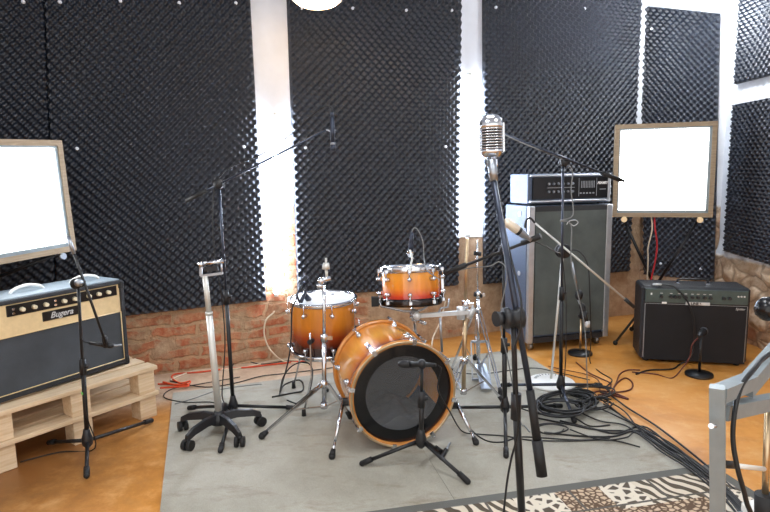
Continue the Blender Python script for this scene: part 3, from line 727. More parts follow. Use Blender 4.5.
# left stand in front of the cream amp
hub = G(87, 437, .10)
t = mic_stand('microphone_stand', 'black boom microphone stand in front of the cream amplifier', hub, [G(87, 479), G(151, 424), G(50, 446)],
          D(78, 283, hub.y), .47, (D(68, 236, hub.y-.02), D(106, 344, hub.y-.02)), D(78, 283, hub.y-.005), mL='black', rb=.006, weight=False)
t.part('boom_tip', MB().cyl(D(68, 236, hub.y-.02), D(74, 254, hub.y-.02), .009), M['steel'], label='pale worn boom end')
t.part('clutch_knob', MB(axisM(D(78, 283, hub.y-.045), (0, -1, 0))).lathe([(0, .012), (.012, .012), (.017, 0), (.017, -.02), (0, -.02)], 14), M['steel'])
t.part('position_mark', MB().cyl(D(84, 393, hub.y)-Vector((0, 0, .006)), D(84, 393, hub.y)+Vector((0, 0, .006)), .0115), simple('green_tape', (120, 220, 110), .5), label='small green tape mark')
t = add_mic('microphone', 'black microphone aimed at the cream amplifier grille', D(89, 343, hub.y-.01), D(114, 346, hub.y+.02), .013, 'black', 'plastic')
t.part('clip', MB().cyl(D(104, 336, hub.y-.012), D(106, 347, hub.y-.002), .012), M['plastic'])
t.part('tip', MB().cyl(D(112, 346, hub.y+.02), D(122, 345, hub.y+.04), .004), M['steel'])
solo('microphone_cable', MB().tube([D(89, 343, hub.y-.012), D(82, 340, hub.y-.03), D(80, 330, hub.y-.035), D(79, 300, hub.y-.035), D(83, 360, hub.y-.025), D(85, 410, hub.y-.025), G(95, 448, .02), G(60, 452, .005), G(20, 462, .005)], .003, 6), M['cable'], 'thin black cable running down the left microphone stand', 'cable')

# rolling post
ctr = Vector((-.862, 2.81, 0))
t = Thing('rolling_stand', 'pale grey post on a black five star caster base', 'stand', frameM(ctr, 0))
hubm = MB(frameM(ctr, 0)).lathe([(0, .13), (.022, .13), (.03, .115), (.045, .095), (.045, .065), (.03, .058), (0, .058)], 20)
t.part('hub', hubm, M['plastic'])
for k in range(5):
    a = -PI/2+math.radians(36)+k*2*PI/5+.11; d = Vector((math.cos(a), math.sin(a), 0)); s = Vector((-d.y, d.x, 0))
    mb = MB(); pr = [(0.0, .095, .030, .024), (.09, .100, .026, .022), (.17, .088, .022, .020), (.212, .070, .019, .016)]
    vs = []; fs = []
    for (r, z, hw, hh) in pr:
        for i, j in ((-1, -1), (1, -1), (.55, 1), (-.55, 1)): vs.append(ctr+d*r+s*(i*hw*.75)+Vector((0, 0, z+j*hh*.8)))
    for i in range(3):
        for j in range(4): fs.append((i*4+j, i*4+(j+1) % 4, i*4+4+(j+1) % 4, i*4+4+j))
    fs.append((3, 2, 1, 0)); fs.append((12, 13, 14, 15)); mb.add(vs, fs)
    arm = t.part('base_arm', mb, M['plastic'])
    c = ctr+d*.208; cs = MB(); a2 = a+.9+k; w_ = Vector((math.cos(a2), math.sin(a2), 0))
    for q in (-1, 1): cs.cyl(c+w_*(q*.006)+Vector((0, 0, .0325)), c+w_*(q*.024)+Vector((0, 0, .0325)), .0255, n=18)
    cs.cyl(c+Vector((0, 0, .04)), c+Vector((0, 0, .066)), .01).cyl(c-w_*.02+Vector((0, 0, .0325)), c+w_*.02+Vector((0, 0, .0325)), .008)
    t.part('caster', cs, M['rubber'], arm)
pb = Vector((ctr.x, ctr.y, .12)); ptop = D(205, 276, ctr.y)
pm = D(209, 313, ctr.y)
t.part('outer_post', MB().cyl(pb, pm, .0175, .0165, 18), M['silverpost']); t.part('inner_post', MB().cyl(pm, ptop, .0135, n=16), M['silverpost'])
t.part('collar', MB().cyl(pm-Vector((0, 0, .008)), pm+Vector((0, 0, .006)), .019, n=18), M['silverpost'])
c1_ = D(201, 264, ctr.y); c2_ = D(224, 261, ctr.y); c3_ = D(201, 276, ctr.y); c4_ = D(223, 273, ctr.y)
t.part('clamp_bracket', MB().bar(c1_, c3_, .012, .012, Vector((0, 1, 0))).bar(c3_, c4_, .016, .012).cyl(D(222, 274, ctr.y), D(221, 262, ctr.y), .005), M['steel'])
t.part('clamp_bar', MB().cyl(c1_, c2_, .011, n=14).cyl(D(199, 265, ctr.y), D(203, 264, ctr.y), .016, n=14), M['chrome'])
t.part('clamp_jaw', MB().bar(D(205, 269, ctr.y), D(218, 268, ctr.y), .014, .022), M['plastic'])

# rear left boom stand with overhead mic
hub = Vector((-.835, 2.985, .10))
topH = D(219, 185, 2.985)
t = mic_stand('microphone_stand', 'tall black boom microphone stand behind the rolling post', hub, [Vector((-.80, 2.60, 0)), G(190, 411), G(294, 411)], topH, .50,
          (D(186, 201, 3.0), D(326, 130, 2.88)), D(219, 184, 2.97), up='bluesteel', bo='bluesteel', rb=.0058)
bmt = D(326, 130, 2.88)
t.part('shock_mount', MB().tube([bmt, D(331, 132, 2.88), D(332, 140, 2.88)], .004, 6), M['steel'])
add_mic('microphone', 'slim dark overhead microphone hanging at the end of the long boom', D(332, 112, 2.87), D(333, 151, 2.87), .0115, 'bluesteel', 'steel', 'pencil')
solo('microphone_cable', MB().tube([D(332, 112, 2.87), D(330, 107, 2.87), D(324, 107, 2.87), D(310, 117, 2.89), D(290, 135, 2.92), D(262, 154, 2.93), D(235, 165, 2.95), D(221, 175, 2.96), D(214, 190, 2.965), D(213, 230, 2.965), D(216, 262, 2.965), D(222, 300, 2.965), D(225, 345, 2.965), D(222, 395, 2.965), G(226, 405, .02), G(210, 402, .012), G(183, 402, .011), G(164, 397, .004), G(172, 389, .011), G(200, 384, .011), G(240, 377, .011)], .0032, 6, sub=5), M['cable'], 'dark cable following the long boom and down its stand', 'cable')

# low boom stand in front of bass drum
hub = Vector((.168, 2.42, .085)); hub = D(421, 437, 2.44)
t = mic_stand('microphone_stand', 'short black microphone stand in front of the bass drum', hub, [G(363, 467), G(467, 485), G(440, 455)],
          D(422, 366, 2.42), .55, None, mL='black')
t.part('boom_clutch', MB(axisM(D(422, 364, 2.42), (0, -1, 0))).lathe([(0, -.018), (.017, -.018), (.019, 0), (.017, .018), (0, .018)], 16), M['plastic'])
add_mic('microphone', 'black microphone on the short stand pointing into the bass drum', D(436, 365, 2.40), D(398, 364, 2.45), .0155, 'black', 'plastic')
solo('microphone_cable', MB().tube([D(437, 365, 2.40), D(441, 370, 2.42), D(438, 390, 2.45), D(450, 412, 2.55), G(462, 431, .03), G(478, 434, .012), G(505, 436, .012), G(530, 440, .012), G(570, 441, .012), G(610, 440, .012), G(640, 447, .012)], .0035, 6), M['cable'], 'black cable from the bass drum microphone across the carpet', 'cable')

# stand P: behind the front boom
hub = D(505, 404, 2.88); hub.z = .11
t = mic_stand('microphone_stand', 'black boom microphone stand just behind the tall front one', hub, [G(506, 459), G(443, 411), G(560, 409)],
          D(503, 252, 2.86), .40, (D(445, 273, 3.0), D(540, 237, 2.74)), D(504, 250, 2.84), rl=.0125, mL='black', rb=.0075)
t.part('mic_holder', MB().cyl(D(522, 243, 2.79), D(541, 236, 2.74), .014, n=14), M['rubber'])
t = Thing('condenser_microphone', 'pale champagne condenser microphone on boom before the speaker cabinet', 'microphone', axisM(D(531, 240, 2.75), D(505, 221, 2.72)-D(531, 240, 2.75)))
p = D(531, 240, 2.75); q = D(505, 221, 2.72); L = q-p; mm = axisM(p, L)
t.part('body', MB(mm).lathe([(0, 0), (.009, 0), (.011, .02), (.018, .045), (.020, L.length*.5)], 18), M['steel'])
t.part('ring', MB(mm).lathe([(.0215, L.length*.44), (.0215, L.length*.56)], 18), M['plastic'])
t.part('grille', MB(mm).lathe([(.020, L.length*.5), (.0225, L.length*.55), (.0225, L.length*.9), (.017, L.length), (0, L.length*1.03)], 18), M['capsule'])
solo('microphone_cable', MB().tube([p, D(545, 246, 2.8), D(556, 252, 3.0), D(562, 258, 3.1), D(566, 300, 3.12), D(566, 350, 3.1), G(566, 398, .03), G(590, 402, .012)], .003, 6), M['cable'], 'thin black cable drooping from the pale condenser microphone', 'cable')
solo('microphone_cable', MB().tube([D(452, 272, 2.98), D(470, 268, 2.97), D(490, 266, 2.9), D(500, 262, 2.86), D(507, 275, 2.82), D(500, 320, 2.84), D(508, 360, 2.85), G(520, 420, .03), G(530, 432, .012), G(524, 425, .012)], .003, 6), M['greycable'], 'grey cable looping under the boom beside the second white strip', 'cable')

# stand R: boom at 560
hub = Vector((1.0, 3.19, .11)); topR = D(563, 164, 3.19)
t = mic_stand('microphone_stand', 'black boom microphone stand standing among the coiled cables before the cabinet', hub, [G(574, 424), G(600, 388), G(503, 388)],
          topR, .42, (D(620, 180, 3.25), D(501, 133, 3.0)), D(564, 162, 3.17), up='bluesteel', bo='bluesteel', mL='bluesteel')
t.part('boom_tip', MB().cyl(D(612, 176.5, 3.23), D(624, 181, 3.26), .008), M['steel'])
solo('microphone_cable', MB().tube([D(501, 133, 2.98), D(520, 142, 3.0), D(545, 152, 3.1), D(560, 158, 3.14), D(572, 170, 3.2), D(571, 190, 3.2), D(573, 215, 3.2), D(560, 221, 3.17), D(571, 225, 3.2), D(571, 262, 3.2), D(577, 290, 3.22), D(585, 330, 3.25), G(588, 392, .03), G(594, 398, .012)], .0032, 6, sub=5), M['greycable'], 'grey cable along the boom hanging before the speaker cabinet', 'cable')

# stand S: white round base with silver boom
bc = G(551, 384.5); bc.z = .008
t = Thing('microphone_stand', 'microphone stand with round white base and long silver boom', 'microphone stand', frameM((bc.x, bc.y, .0), 0))
bb = t.part('round_base', MB(frameM(bc, 0)).lathe([(0, 0), (.145, 0), (.147, .006), (.14, .014), (.04, .03), (0, .032)], 40), M['white'], label='round white base')
rt = MB()
for k in range(9):
    a = 1.0+k*.22; rt.box((.095, 0, .0245), (.016, .006, .002), frameM(bc, 0) @ Matrix.Rotation(a, 4, 'Z'))
t.part('faded_marking', rt, M['greycable'], bb)
sT_ = D(563, 251, bc.y+.02)
t.part('pole', MB().cyl(Vector((bc.x, bc.y, .03)), sT_, .0075), M['silverpost'], label='pale silver pole')
t.part('boom_clutch', clutch(axisM(sT_, (.2, -1, 0)), .042, .05), M['plastic'])
t.part('boom_arm', MB().cyl(D(535, 223, bc.y-.05), D(632, 305, bc.y+.02), .006), M['silverpost'], label='silver boom arm')
t.part('boom_hook', MB().tube([D(535, 223, bc.y-.05), D(530, 218, bc.y-.05), D(526, 221, bc.y-.05), D(525, 228, bc.y-.05)], .0065, 8), M['plastic'])
t.part('boom_grip', MB().cyl(D(625, 299, bc.y+.01), D(634, 307, bc.y+.02), .011), M['rubber'])
solo('microphone_cable', MB().tube([D(570, 250, bc.y), D(580, 252, bc.y), D(588, 266, bc.y), D(590, 300, bc.y), D(591, 340, bc.y+.1), G(590, 362, .01), G(600, 372, .005), G(612, 380, .005), G(604, 388, .012)], .004, 6), M['cable'], 'black cable falling from the round clutch of the silver boom', 'cable')

# small round base table stands
def round_base_stand(name, label, b, post_top, metal='chrome', r=.085):
    b = Vector((b.x, b.y, 0)); t = Thing(name, label, 'microphone stand', frameM(b, 0))
    t.part('round_base', MB(frameM(b, 0)).lathe([(0, .0), (r, .0), (r*1.02, .008), (r*.97, .018), (r*.3, .026), (0, .028)], 32), M['black'])
    t.part('post', MB().cyl(b+Vector((0, 0, .02)), post_top, .008), M[metal]); return t
b = G(580, 354)
pt = Vector((b.x, b.y, D(580, 318, b.y).z))
t = round_base_stand('microphone_stand', 'short microphone stand with black round base in front of the speaker cabinet', b, pt, 'brass')
t.part('lower_joint', MB().cyl(pt, D(583, 309, b.y-.01), .02, .016).cyl(D(578, 316, b.y), D(588, 313, b.y), .006), M['plastic'])
t.part('gooseneck', MB().cyl(D(583, 312, b.y-.01), D(577, 296, b.y-.01), .008), M['steel'])
t.part('upper_joint', MB().sphere(D(579, 295, b.y-.01), .036, sc=(.8, .8, 1.1)), M['plastic'])
t.part('arm', MB().cyl(D(578, 290, b.y-.01), D(572, 262, b.y-.02), .006), M['steel'])
t = add_mic('microphone', 'small black microphone clamped on the short stand by the cabinet', D(588, 325, b.y-.04), D(581, 303, b.y-.02), .022, 'black', 'plastic')
t.part('connector', MB().cyl(D(587, 327, b.y-.04), D(588, 321, b.y-.04), .018), M['silverprint'])
b = G(699, 375.5)
pt = Vector((b.x, b.y, D(700, 334, b.y).z))
t = round_base_stand('microphone_stand', 'small black round based microphone stand before the black amplifier', b, pt, 'black', .082)
t = add_mic('microphone', 'dark microphone pointing at the black amplifier grille', D(698, 337, b.y-.02), D(705, 330, b.y+.10), .024, 'plastic', 'steel')
solo('microphone_cable', MB().tube([D(698, 338, b.y-.02), D(692, 345, b.y-.03), D(690, 356, b.y-.03), D(684, 366, b.y-.04), G(672, 378, .005), G(655, 374, .005), G(632, 372, .005)], .004, 6), M['browncable'], 'brown cable from the small round based stand along the orange floor', 'cable')

# front tall stand
hub = Vector((.435, 1.75, .16))
fc = D(513, 318, 1.73)
t = Thing('microphone_stand', 'tall black stand in front with straight boom and thick lower grip', 'microphone stand', frameM((hub.x, hub.y, 0), 0))
tripod_parts(t, hub, [Vector((.435+.25*math.cos(a), 1.70+.24*math.sin(a), 0)) for a in (.35, 2.6, -1.4)])
pl = D(516, 404, 1.75)
t.part('lower_pole', MB().cyl(hub, pl, .0125), M['black']); t.part('height_clutch', MB().cyl(pl-Vector((0, 0, .05)), pl+Vector((0, 0, .035)), .0165), M['plastic'])
t.part('upper_pole', MB().cyl(pl, fc, .0085), M['black'])
kx = axisM(fc, (1, .1, 0)); t.part('boom_clutch', clutch(kx, .032, .06).cyl((-.03, 0, 0), (.0, 0, 0), .01), M['plastic'])
t.part('clutch_knob', MB().cyl(fc+Vector((-.03, 0, 0)), fc+Vector((-.055, -.01, 0)), .02, .024, 12), M['plastic'])
ba = D(493, 176, 1.83); bz = D(542, 476, 1.65); bj = D(530, 390, 1.70)
bm = t.part('boom_arm', MB().cyl(ba, bj, .0095), M['bluesteel'], label='blue black boom')
t.part('counterweight_grip', MB().cyl(D(537, 440, 1.672), bz, .0165, n=18), M['rubber'], bm)
t.part('boom_end', MB().cyl(bj, D(537, 440, 1.672), .013), M['rubber'], bm)
t.part('threaded_collar', MB().cyl(D(491.5, 160, 1.84), D(494, 181, 1.83), .0155, .0135, 16), M['steel'], bm)
solo('microphone_cable', MB().tube([D(490, 158, 1.86), D(497, 180, 1.86), D(505, 230, 1.82), D(512, 262, 1.78), D(521, 300, 1.70), D(520, 330, 1.69), D(514, 352, 1.7), D(516, 390, 1.70), D(518, 430, 1.70), D(511, 460, 1.71), D(506, 490, 1.72), D(503, 530, 1.72), Vector((.36, 1.66, .02)), Vector((.34, 1.4, .02))], .0035, 6), M['cable'], 'black cable wound along the tall front stand', 'cable')
# classic chrome microphone
mc = D(491.5, 136, 1.87); up = Vector((-.02, 0.03, 1)).normalized(); mT = axisM(mc, up, (-.25, -1, 0))   # local x faces the camera
t = Thing('vintage_microphone', 'chrome vintage microphone with ribbed grille on the tall front stand', 'microphone', mT)
def srect(a, b, z, n=28, e=2.5):
    return [(a*abs(math.cos(k))**(2/e)*(1 if math.cos(k) > 0 else -1), b*abs(math.sin(k))**(2/e)*(1 if math.sin(k) > 0 else -1), z) for k in [2*PI*i/n for i in range(n)]]
def srings(mb, L):
    n = len(L[0]); vs = [p for r in L for p in r]; fs = []
    for i in range(len(L)-1):
        for j in range(n): fs.append((i*n+j, i*n+(j+1) % n, (i+1)*n+(j+1) % n, (i+1)*n+j))
    fs += [tuple(range(n-1, -1, -1)), tuple(range((len(L)-1)*n, len(L)*n))]
    return mb.add(vs, fs, [True]*(len(fs)-2)+[False]*2)
a_, b_ = .036, .038
t.part('core', srings(MB(mT), [srect(a_*.8, b_*.8, -.055), srect(a_*.84, b_*.84, .045)]), M['darkpanel'])
t.part('top_shell', srings(MB(mT), [srect(a_, b_, .024), srect(a_*.99, b_*.99, .034), srect(a_*.93, b_*.94, .045), srect(a_*.80, b_*.82, .055), srect(a_*.58, b_*.62, .063), srect(a_*.28, b_*.3, .068)]), M['chrome'])
t.part('bottom_shell', srings(MB(mT), [srect(a_*.3, b_*.35, -.07), srect(a_*.7, b_*.72, -.064), srect(a_*.95, b_*.96, -.052), srect(a_, b_, -.043)]), M['chrome'])
rb_ = MB(mT)
for i in range(8):
    z = -.039+i*.0086; srings(rb_, [srect(a_*.98, b_*.98, z-.0021), srect(a_*1.02, b_*1.02, z-.001), srect(a_*1.02, b_*1.02, z+.001), srect(a_*.98, b_*.98, z+.0021)])
t.part('grille_rib', rb_, M['chrome'])
t.part('side_band', MB(mT).box((0, b_*1.0, -.006), (.014, .006, .09)).box((0, -b_*1.0, -.006), (.014, .006, .09)), M['chrome'])
t.part('swivel', MB(mT).cyl((0, 0, -.068), (0, 0, -.088), .012).cyl((0, -.018, -.085), (0, .018, -.085), .013), M['chrome'])
t.part('neck', MB().cyl(mT @ Vector((0, 0, -.085)), D(492.5, 170, 1.835), .011, .014, 16), M['silverpost'])

# ------------------------------------------------------------------ drums
def hoop(mb, r, z, w=.014, h=.02, T=None, n=56):
    return mb.lathe([(r, z-h/2), (r+w*.8, z-h/2), (r+w, z-h/4), (r+w, z+h/4), (r+w*.8, z+h/2), (r, z+h/2)], n, T, closed=True)
# floor tom
tc = Vector((-.362, 3.25, 0)); R = .184; zt = .607; zb = .315
tT = frameM((tc.x, tc.y, zb), 0) @ Matrix.Rotation(.03, 4, 'X')
t = Thing('floor_tom', 'amber sunburst floor tom drum standing left of the bass drum', 'drum', tT)
hh = zt-zb
t.part('shell', MB().lathe([(R, 0), (R, hh)], 56).lathe([(R-.006, hh), (R-.006, 0)], 56), M['burst_floor'], local=True)
t.part('drum_head', MB().disc(R-.002, hh+.004, 56), M['drumhead'], local=True); t.part('bottom_head', MB().disc(R-.002, -.004, 56, flip=True), M['drumhead'], local=True)
t.part('top_hoop', hoop(hoop(MB(), R, hh+.002, .010, .022), R+.004, hh+.01, .012, .004), M['chrome'], local=True); t.part('bottom_hoop', hoop(MB(), R, -.002, .012, .026), M['chrome'], local=True)
for k in range(8):
    a = -PI/2+(k+.45)*2*PI/8; d = Vector((math.cos(a), math.sin(a), 0))
    for z, s in ((hh-.05, 1), (.045, -1)):
        l = t.part('lug', MB().cyl(d*R+Vector((0, 0, z)), d*(R+.022)+Vector((0, 0, z)), .012, .010, 12).sphere(d*(R+.022)+Vector((0, 0, z)), .012, sc=(1, 1, 1.1)), M['chrome'], local=True)
        t.part('tension_rod', MB().cyl(d*(R+.018)+Vector((0, 0, z)), d*(R+.018)+Vector((0, 0, z+s*.06)), .003, n=6), M['chrome'], l, local=True)
for a, fx in ((math.radians(-104), G(304, 417)), (math.radians(20), None), (math.radians(140), None)):
    d = Vector((math.cos(a), math.sin(a), 0)); top = tc+d*(R+.03)+Vector((0, 0, zb+.10))
    if fx is None: foot = tc+d*(R+.10)
    else: foot = Vector((fx.x, fx.y, 0))
    knee = top+Vector((0, 0, -.20)); foot.z = .02
    l = t.part('leg', MB().tube([top+Vector((0, 0, .05)), top, knee, foot], .0055, 8, smooth=False), M['chrome'])
    t.part('rubber_foot', MB().cyl(foot+Vector((0, 0, .03)), Vector((foot.x, foot.y, .008)), .010, .013), M['rubber'], l)
    t.part('leg_bracket', MB().cyl(tc+d*(R-.002)+Vector((0, 0, zb+.10)), top+d*.012, .014), M['plastic'], l)
t.part('mic_mark', MB().cyl((.05, .10, hh+.004), (.05, .10, hh+.006), .008), M['darkpanel'], local=True)
# clip mic with looping cable on the floor tom
cm = D(304, 299, 3.16)
t = Thing('clip_microphone', 'small dark microphone clipped on the floor tom rim', 'microphone', frameM(cm, 0))
t.part('body', MB().cyl(D(304, 294, 3.17), D(309, 300, 3.2), .014, .017).cyl(D(301, 302, 3.09), D(305, 292, 3.15), .010), M['bluesteel'])
t.part('clip', MB().tube([D(300, 303, 3.09), D(297, 294, 3.1), D(303, 288, 3.12)], .006, 6), M['black'])
t.part('cable_loop', MB().tube([D(303, 293, 3.13), D(299, 286, 3.13), D(305, 276, 3.13), D(309, 280, 3.13), D(313, 290, 3.14), D(308, 292, 3.14), D(304, 282, 3.13), D(298, 292, 3.1), D(296, 300, 3.07)], .0035, 6), M['bluesteel'])
solo('microphone_cable', MB().tube([D(296, 301, 3.06), D(292, 310, 3.06), D(291, 340, 3.06), D(288, 362, 3.05), G(281, 388, .02), G(279, 396, .012), G(284, 385, .012), G(300, 380, .012), G(303, 390, .012), G(292, 393, .012), G(272, 397, .012)], .0045, 6), M['cable'], 'black cable dropping from the floor tom to the carpet', 'cable')
solo('microphone_cable', MB().tube([G(280, 392, .012), D(283, 378, 3.13), D(292, 366, 3.13), D(305, 362, 3.12), D(312, 368, 3.12), D(312, 380, 3.12), G(308, 396, .03), G(300, 404, .012), G(287, 400, .012)], .004, 6), M['cable'], 'black cable looping between the floor tom legs', 'cable')

# bass drum: local z runs from the front head to the rear head
Fp = D(403, 393.5, 2.635); Bp = Vector((-.035, 3.04, .27)); ax_ = (Bp-Fp); Ld = ax_.length
bT = axisM(Fp, ax_, (0, 0, 1)); R = .250
t = Thing('bass_drum', 'amber sunburst bass drum lying on its side with black ring head', 'drum', bT)
t.part('shell', MB().lathe([(R-.004, 0), (R-.004, Ld)], 72).lathe([(R-.012, Ld), (R-.012, 0)], 72), M['burst_bass'], local=True)
t.part('front_hoop', hoop(MB(), R-.006, 0, .018, .036, n=80), M['hoopwood'], local=True, label='orange lacquered hoop'); t.part('rear_hoop', hoop(MB(), R-.006, Ld, .018, .036, n=80), M['hoopwood'], local=True)
t.part('hoop_trim', hoop(MB(), R+.0005, -.0195, .010, .004, n=80), M['brass'], local=True)
t.part('front_head', MB().lathe([(R-.006, .004), (R-.03, .002), (.183, .002)], 72).lathe([(.183, .003), (R-.006, .0045)], 72), M['ringhead'], local=True, label='black ring of the front head')
t.part('clear_window', MB().disc(.184, .0035, 64, flip=True), M['film'], local=True, label='clear see-through centre')
t.part('rear_head', MB().disc(R-.008, Ld, 64), M['rubber'], local=True)
for k in range(8):
    a = math.radians(12)+k*2*PI/8; d = Vector((math.cos(a), math.sin(a), 0))
    for z0_, s in ((-.022, 1), (Ld+.022, -1)):
        c = t.part('claw', MB().box((0, 0, 0), (.016, .022, .05), Matrix.Translation(d*(R+.017)+Vector((0, 0, z0_+s*.025))) @ Matrix.Rotation(a, 4, 'Z'), bev=.004).box((0, 0, 0), (.026, .02, .008), Matrix.Translation(d*(R+.008)+Vector((0, 0, z0_))) @ Matrix.Rotation(a, 4, 'Z')), M['chrome'], local=True)
        t.part('tension_rod', MB().cyl(d*(R+.022)+Vector((0, 0, z0_-s*.008)), d*(R+.022)+Vector((0, 0, z0_+s*.13)), .0035, n=8), M['chrome'], c, local=True)
    for z0_ in (.10, Ld-.10):
        t.part('lug', MB().sphere(d*(R+.004)+Vector((0, 0, z0_)), .015, sc=(1, 1, 1.6)).cyl(d*(R-.004)+Vector((0, 0, z0_)), d*(R+.024)+Vector((0, 0, z0_)), .009, n=10), M['chrome'], local=True)
for (px, py, top) in ((332, 456, D(343, 402, 2.72)), (476, 442, D(457, 404, 2.78))):
    f = G(px, py, .02)
    l = t.part('spur', MB().cyl(top, top.lerp(f, .72), .0095).cyl(top.lerp(f, .7), f, .0065), M['chrome'])
    t.part('rubber_foot', MB().cyl(top.lerp(f, .88), f, .011, .016).sphere(f-Vector((0, 0, .002)), .016), M['rubber'], l)
    c = MB().cyl(top, Vector((Fp.x, top.y, top.z+.02)).lerp(top, .78), .02); t.part('spur_bracket', c, M['plastic'], l)
# blanket inside
bl = MB(bT); n = 26; vs = []; fs = []
for i in range(n+1):
    for j in range(n+1):
        u = (i/n-.5)*.40; z = .03+j/n*(Ld-.08)
        h_ = -R+.014+max(0, .12*(1-abs(u)/.2)**.6)+.03*noise.noise(Vector((u*9, z*9, 2)))+.02*noise.noise(Vector((u*22, z*20, 5)))
        lim = -math.sqrt(max(0, (R-.02)**2-u*u)); vs.append((max(h_, lim+.004), u, z))
for i in range(n):
    for j in range(n): a = i*(n+1)+j; fs.append((a, a+1, a+n+2, a+n+1))
k = len(vs)
for j in range(n+1):
    pass
bl.add(vs, fs, True)
fr_ = [(vs[i*(n+1)]) for i in range(n+1)]; lowr = [(-math.sqrt((R-.02)**2-p[1]**2), p[1], p[2]) for p in fr_]
bl.add(fr_+lowr, [(i, i+1, n+2+i, n+1+i) for i in range(n)], True)
solo('blanket', bl, M['felt'], 'crumpled grey blanket stuffed inside the bass drum', 'blanket')

# small drum on stand
sc_ = D(411, 268, 3.2); R = .163; hS = .192
bS = Vector((sc_.x, sc_.y, sc_.z-hS))
sT2 = frameM(bS, .2) @ Matrix.Rotation(-.12, 4, 'X')
t = Thing('snare_drum', 'small amber and red sunburst drum above the bass drum', 'drum', sT2)
t.part('shell', MB().lathe([(R, 0), (R, hS)], 56).lathe([(R-.006, hS), (R-.006, 0)], 56), M['burst_snare'], local=True)
t.part('drum_head', MB().disc(R-.002, hS+.002, 56), M['drumhead'], local=True); t.part('bottom_head', MB().disc(R-.002, -.002, 56, flip=True), M['drumhead'], local=True)
t.part('top_hoop', hoop(MB(), R-.001, hS-.004, .013, .036), M['chrome'], local=True); t.part('bottom_hoop', hoop(MB(), R-.001, .006, .012, .042), M['steelblack'], local=True)
for k in range(8):
    a = -PI/2-.35+(k+.1)*2*PI/8; d = Vector((math.cos(a), math.sin(a), 0))
    for z, s in ((hS-.058, 1), (.052, -1)):
        l = t.part('lug', MB().cyl(d*R+Vector((0, 0, z)), d*(R+.02)+Vector((0, 0, z)), .013, .011, 12).sphere(d*(R+.02)+Vector((0, 0, z)), .012), M['chrome'], local=True)
        t.part('tension_rod', MB().cyl(d*(R+.019)+Vector((0, 0, z)), d*(R+.019)+Vector((0, 0, z+s*.058)), .0035, n=6).box(d*(R+.016)+Vector((0, 0, z+s*.045)), (.02, .02, .022), None, .003), M['chrome'], l, local=True)
t.part('snare_strainer', MB().box((R+.014, -.02, hS*.5), (.022, .03, .07), None, .004), M['chrome'], local=True)
# its stand
st = Vector((bS.x+.02, bS.y+.02, 0))
t = Thing('drum_stand', 'chrome basket stand carrying the small drum behind the bass drum', 'stand', frameM(st, 0))
tp = Vector((st.x, st.y, bS.z-.065))
t.part('pole', MB().cyl(Vector((st.x, st.y, .1)), Vector((st.x, st.y, .4)), .0125).cyl(Vector((st.x, st.y, .4)), tp, .009), M['chrome'])
t.part('tilter', MB().cyl(tp-Vector((.03, 0, .02)), tp+Vector((.03, 0, -.02)), .016).cyl(tp-Vector((0, 0, .05)), tp+Vector((0, 0, .01)), .02).cyl(tp+Vector((.02, -.02, -.05)), tp+Vector((.06, -.04, -.06)), .01), M['chrome'])
for a in (math.radians(183), math.radians(35), math.radians(100)):
    d = Vector((math.cos(a), math.sin(a), 0)); e_ = Vector((bS.x, bS.y, bS.z-.022))+d*(R+.018)
    l = t.part('basket_arm', MB().tube([tp, tp+d*.06+Vector((0, 0, .005)), e_-d*.01, e_+Vector((0, 0, .018))], .007, 8, smooth=False), M['chrome'])
    t.part('rubber_grip', MB().bar(e_+Vector((0, 0, .028))+d*.003, e_+Vector((0, 0, .028))+d*.045, .045, .05), M['rubber'], l)
for a in (PI/2, PI/2+2.1, PI/2-2.1):
    d = Vector((math.cos(a), math.sin(a), 0)); f = st+d*(.24 if a == PI/2 else .17)+Vector((0, 0, .02))
    l = t.part('leg', MB().bar(Vector((st.x, st.y, .24))+d*.012, f, .012, .007), M['chrome']); t.part('rubber_foot', MB().sphere(f-Vector((0, 0, .002)), .015), M['rubber'], l)
# mic over small drum
t = add_mic('microphone', 'chrome and dark microphone standing up over the small drum', D(412, 232, 3.12), D(410, 257, 3.16), .018, 'bluesteel', 'chrome')
t.part('clip', MB().tube([D(410, 250, 3.13), D(412, 258, 3.1), D(411, 264, 3.05), D(411, 270, 3.03)], .006, 8), M['silverpost'])
solo('microphone_cable', MB().tube([D(412, 232, 3.12), D(414, 228, 3.12), D(418, 230, 3.12), D(423, 242, 3.13), D(424, 258, 3.15), D(427, 270, 3.0), D(440, 280, 3.02)], .003, 6), M['greycable'], 'thin grey cable arching over the small drum', 'cable')

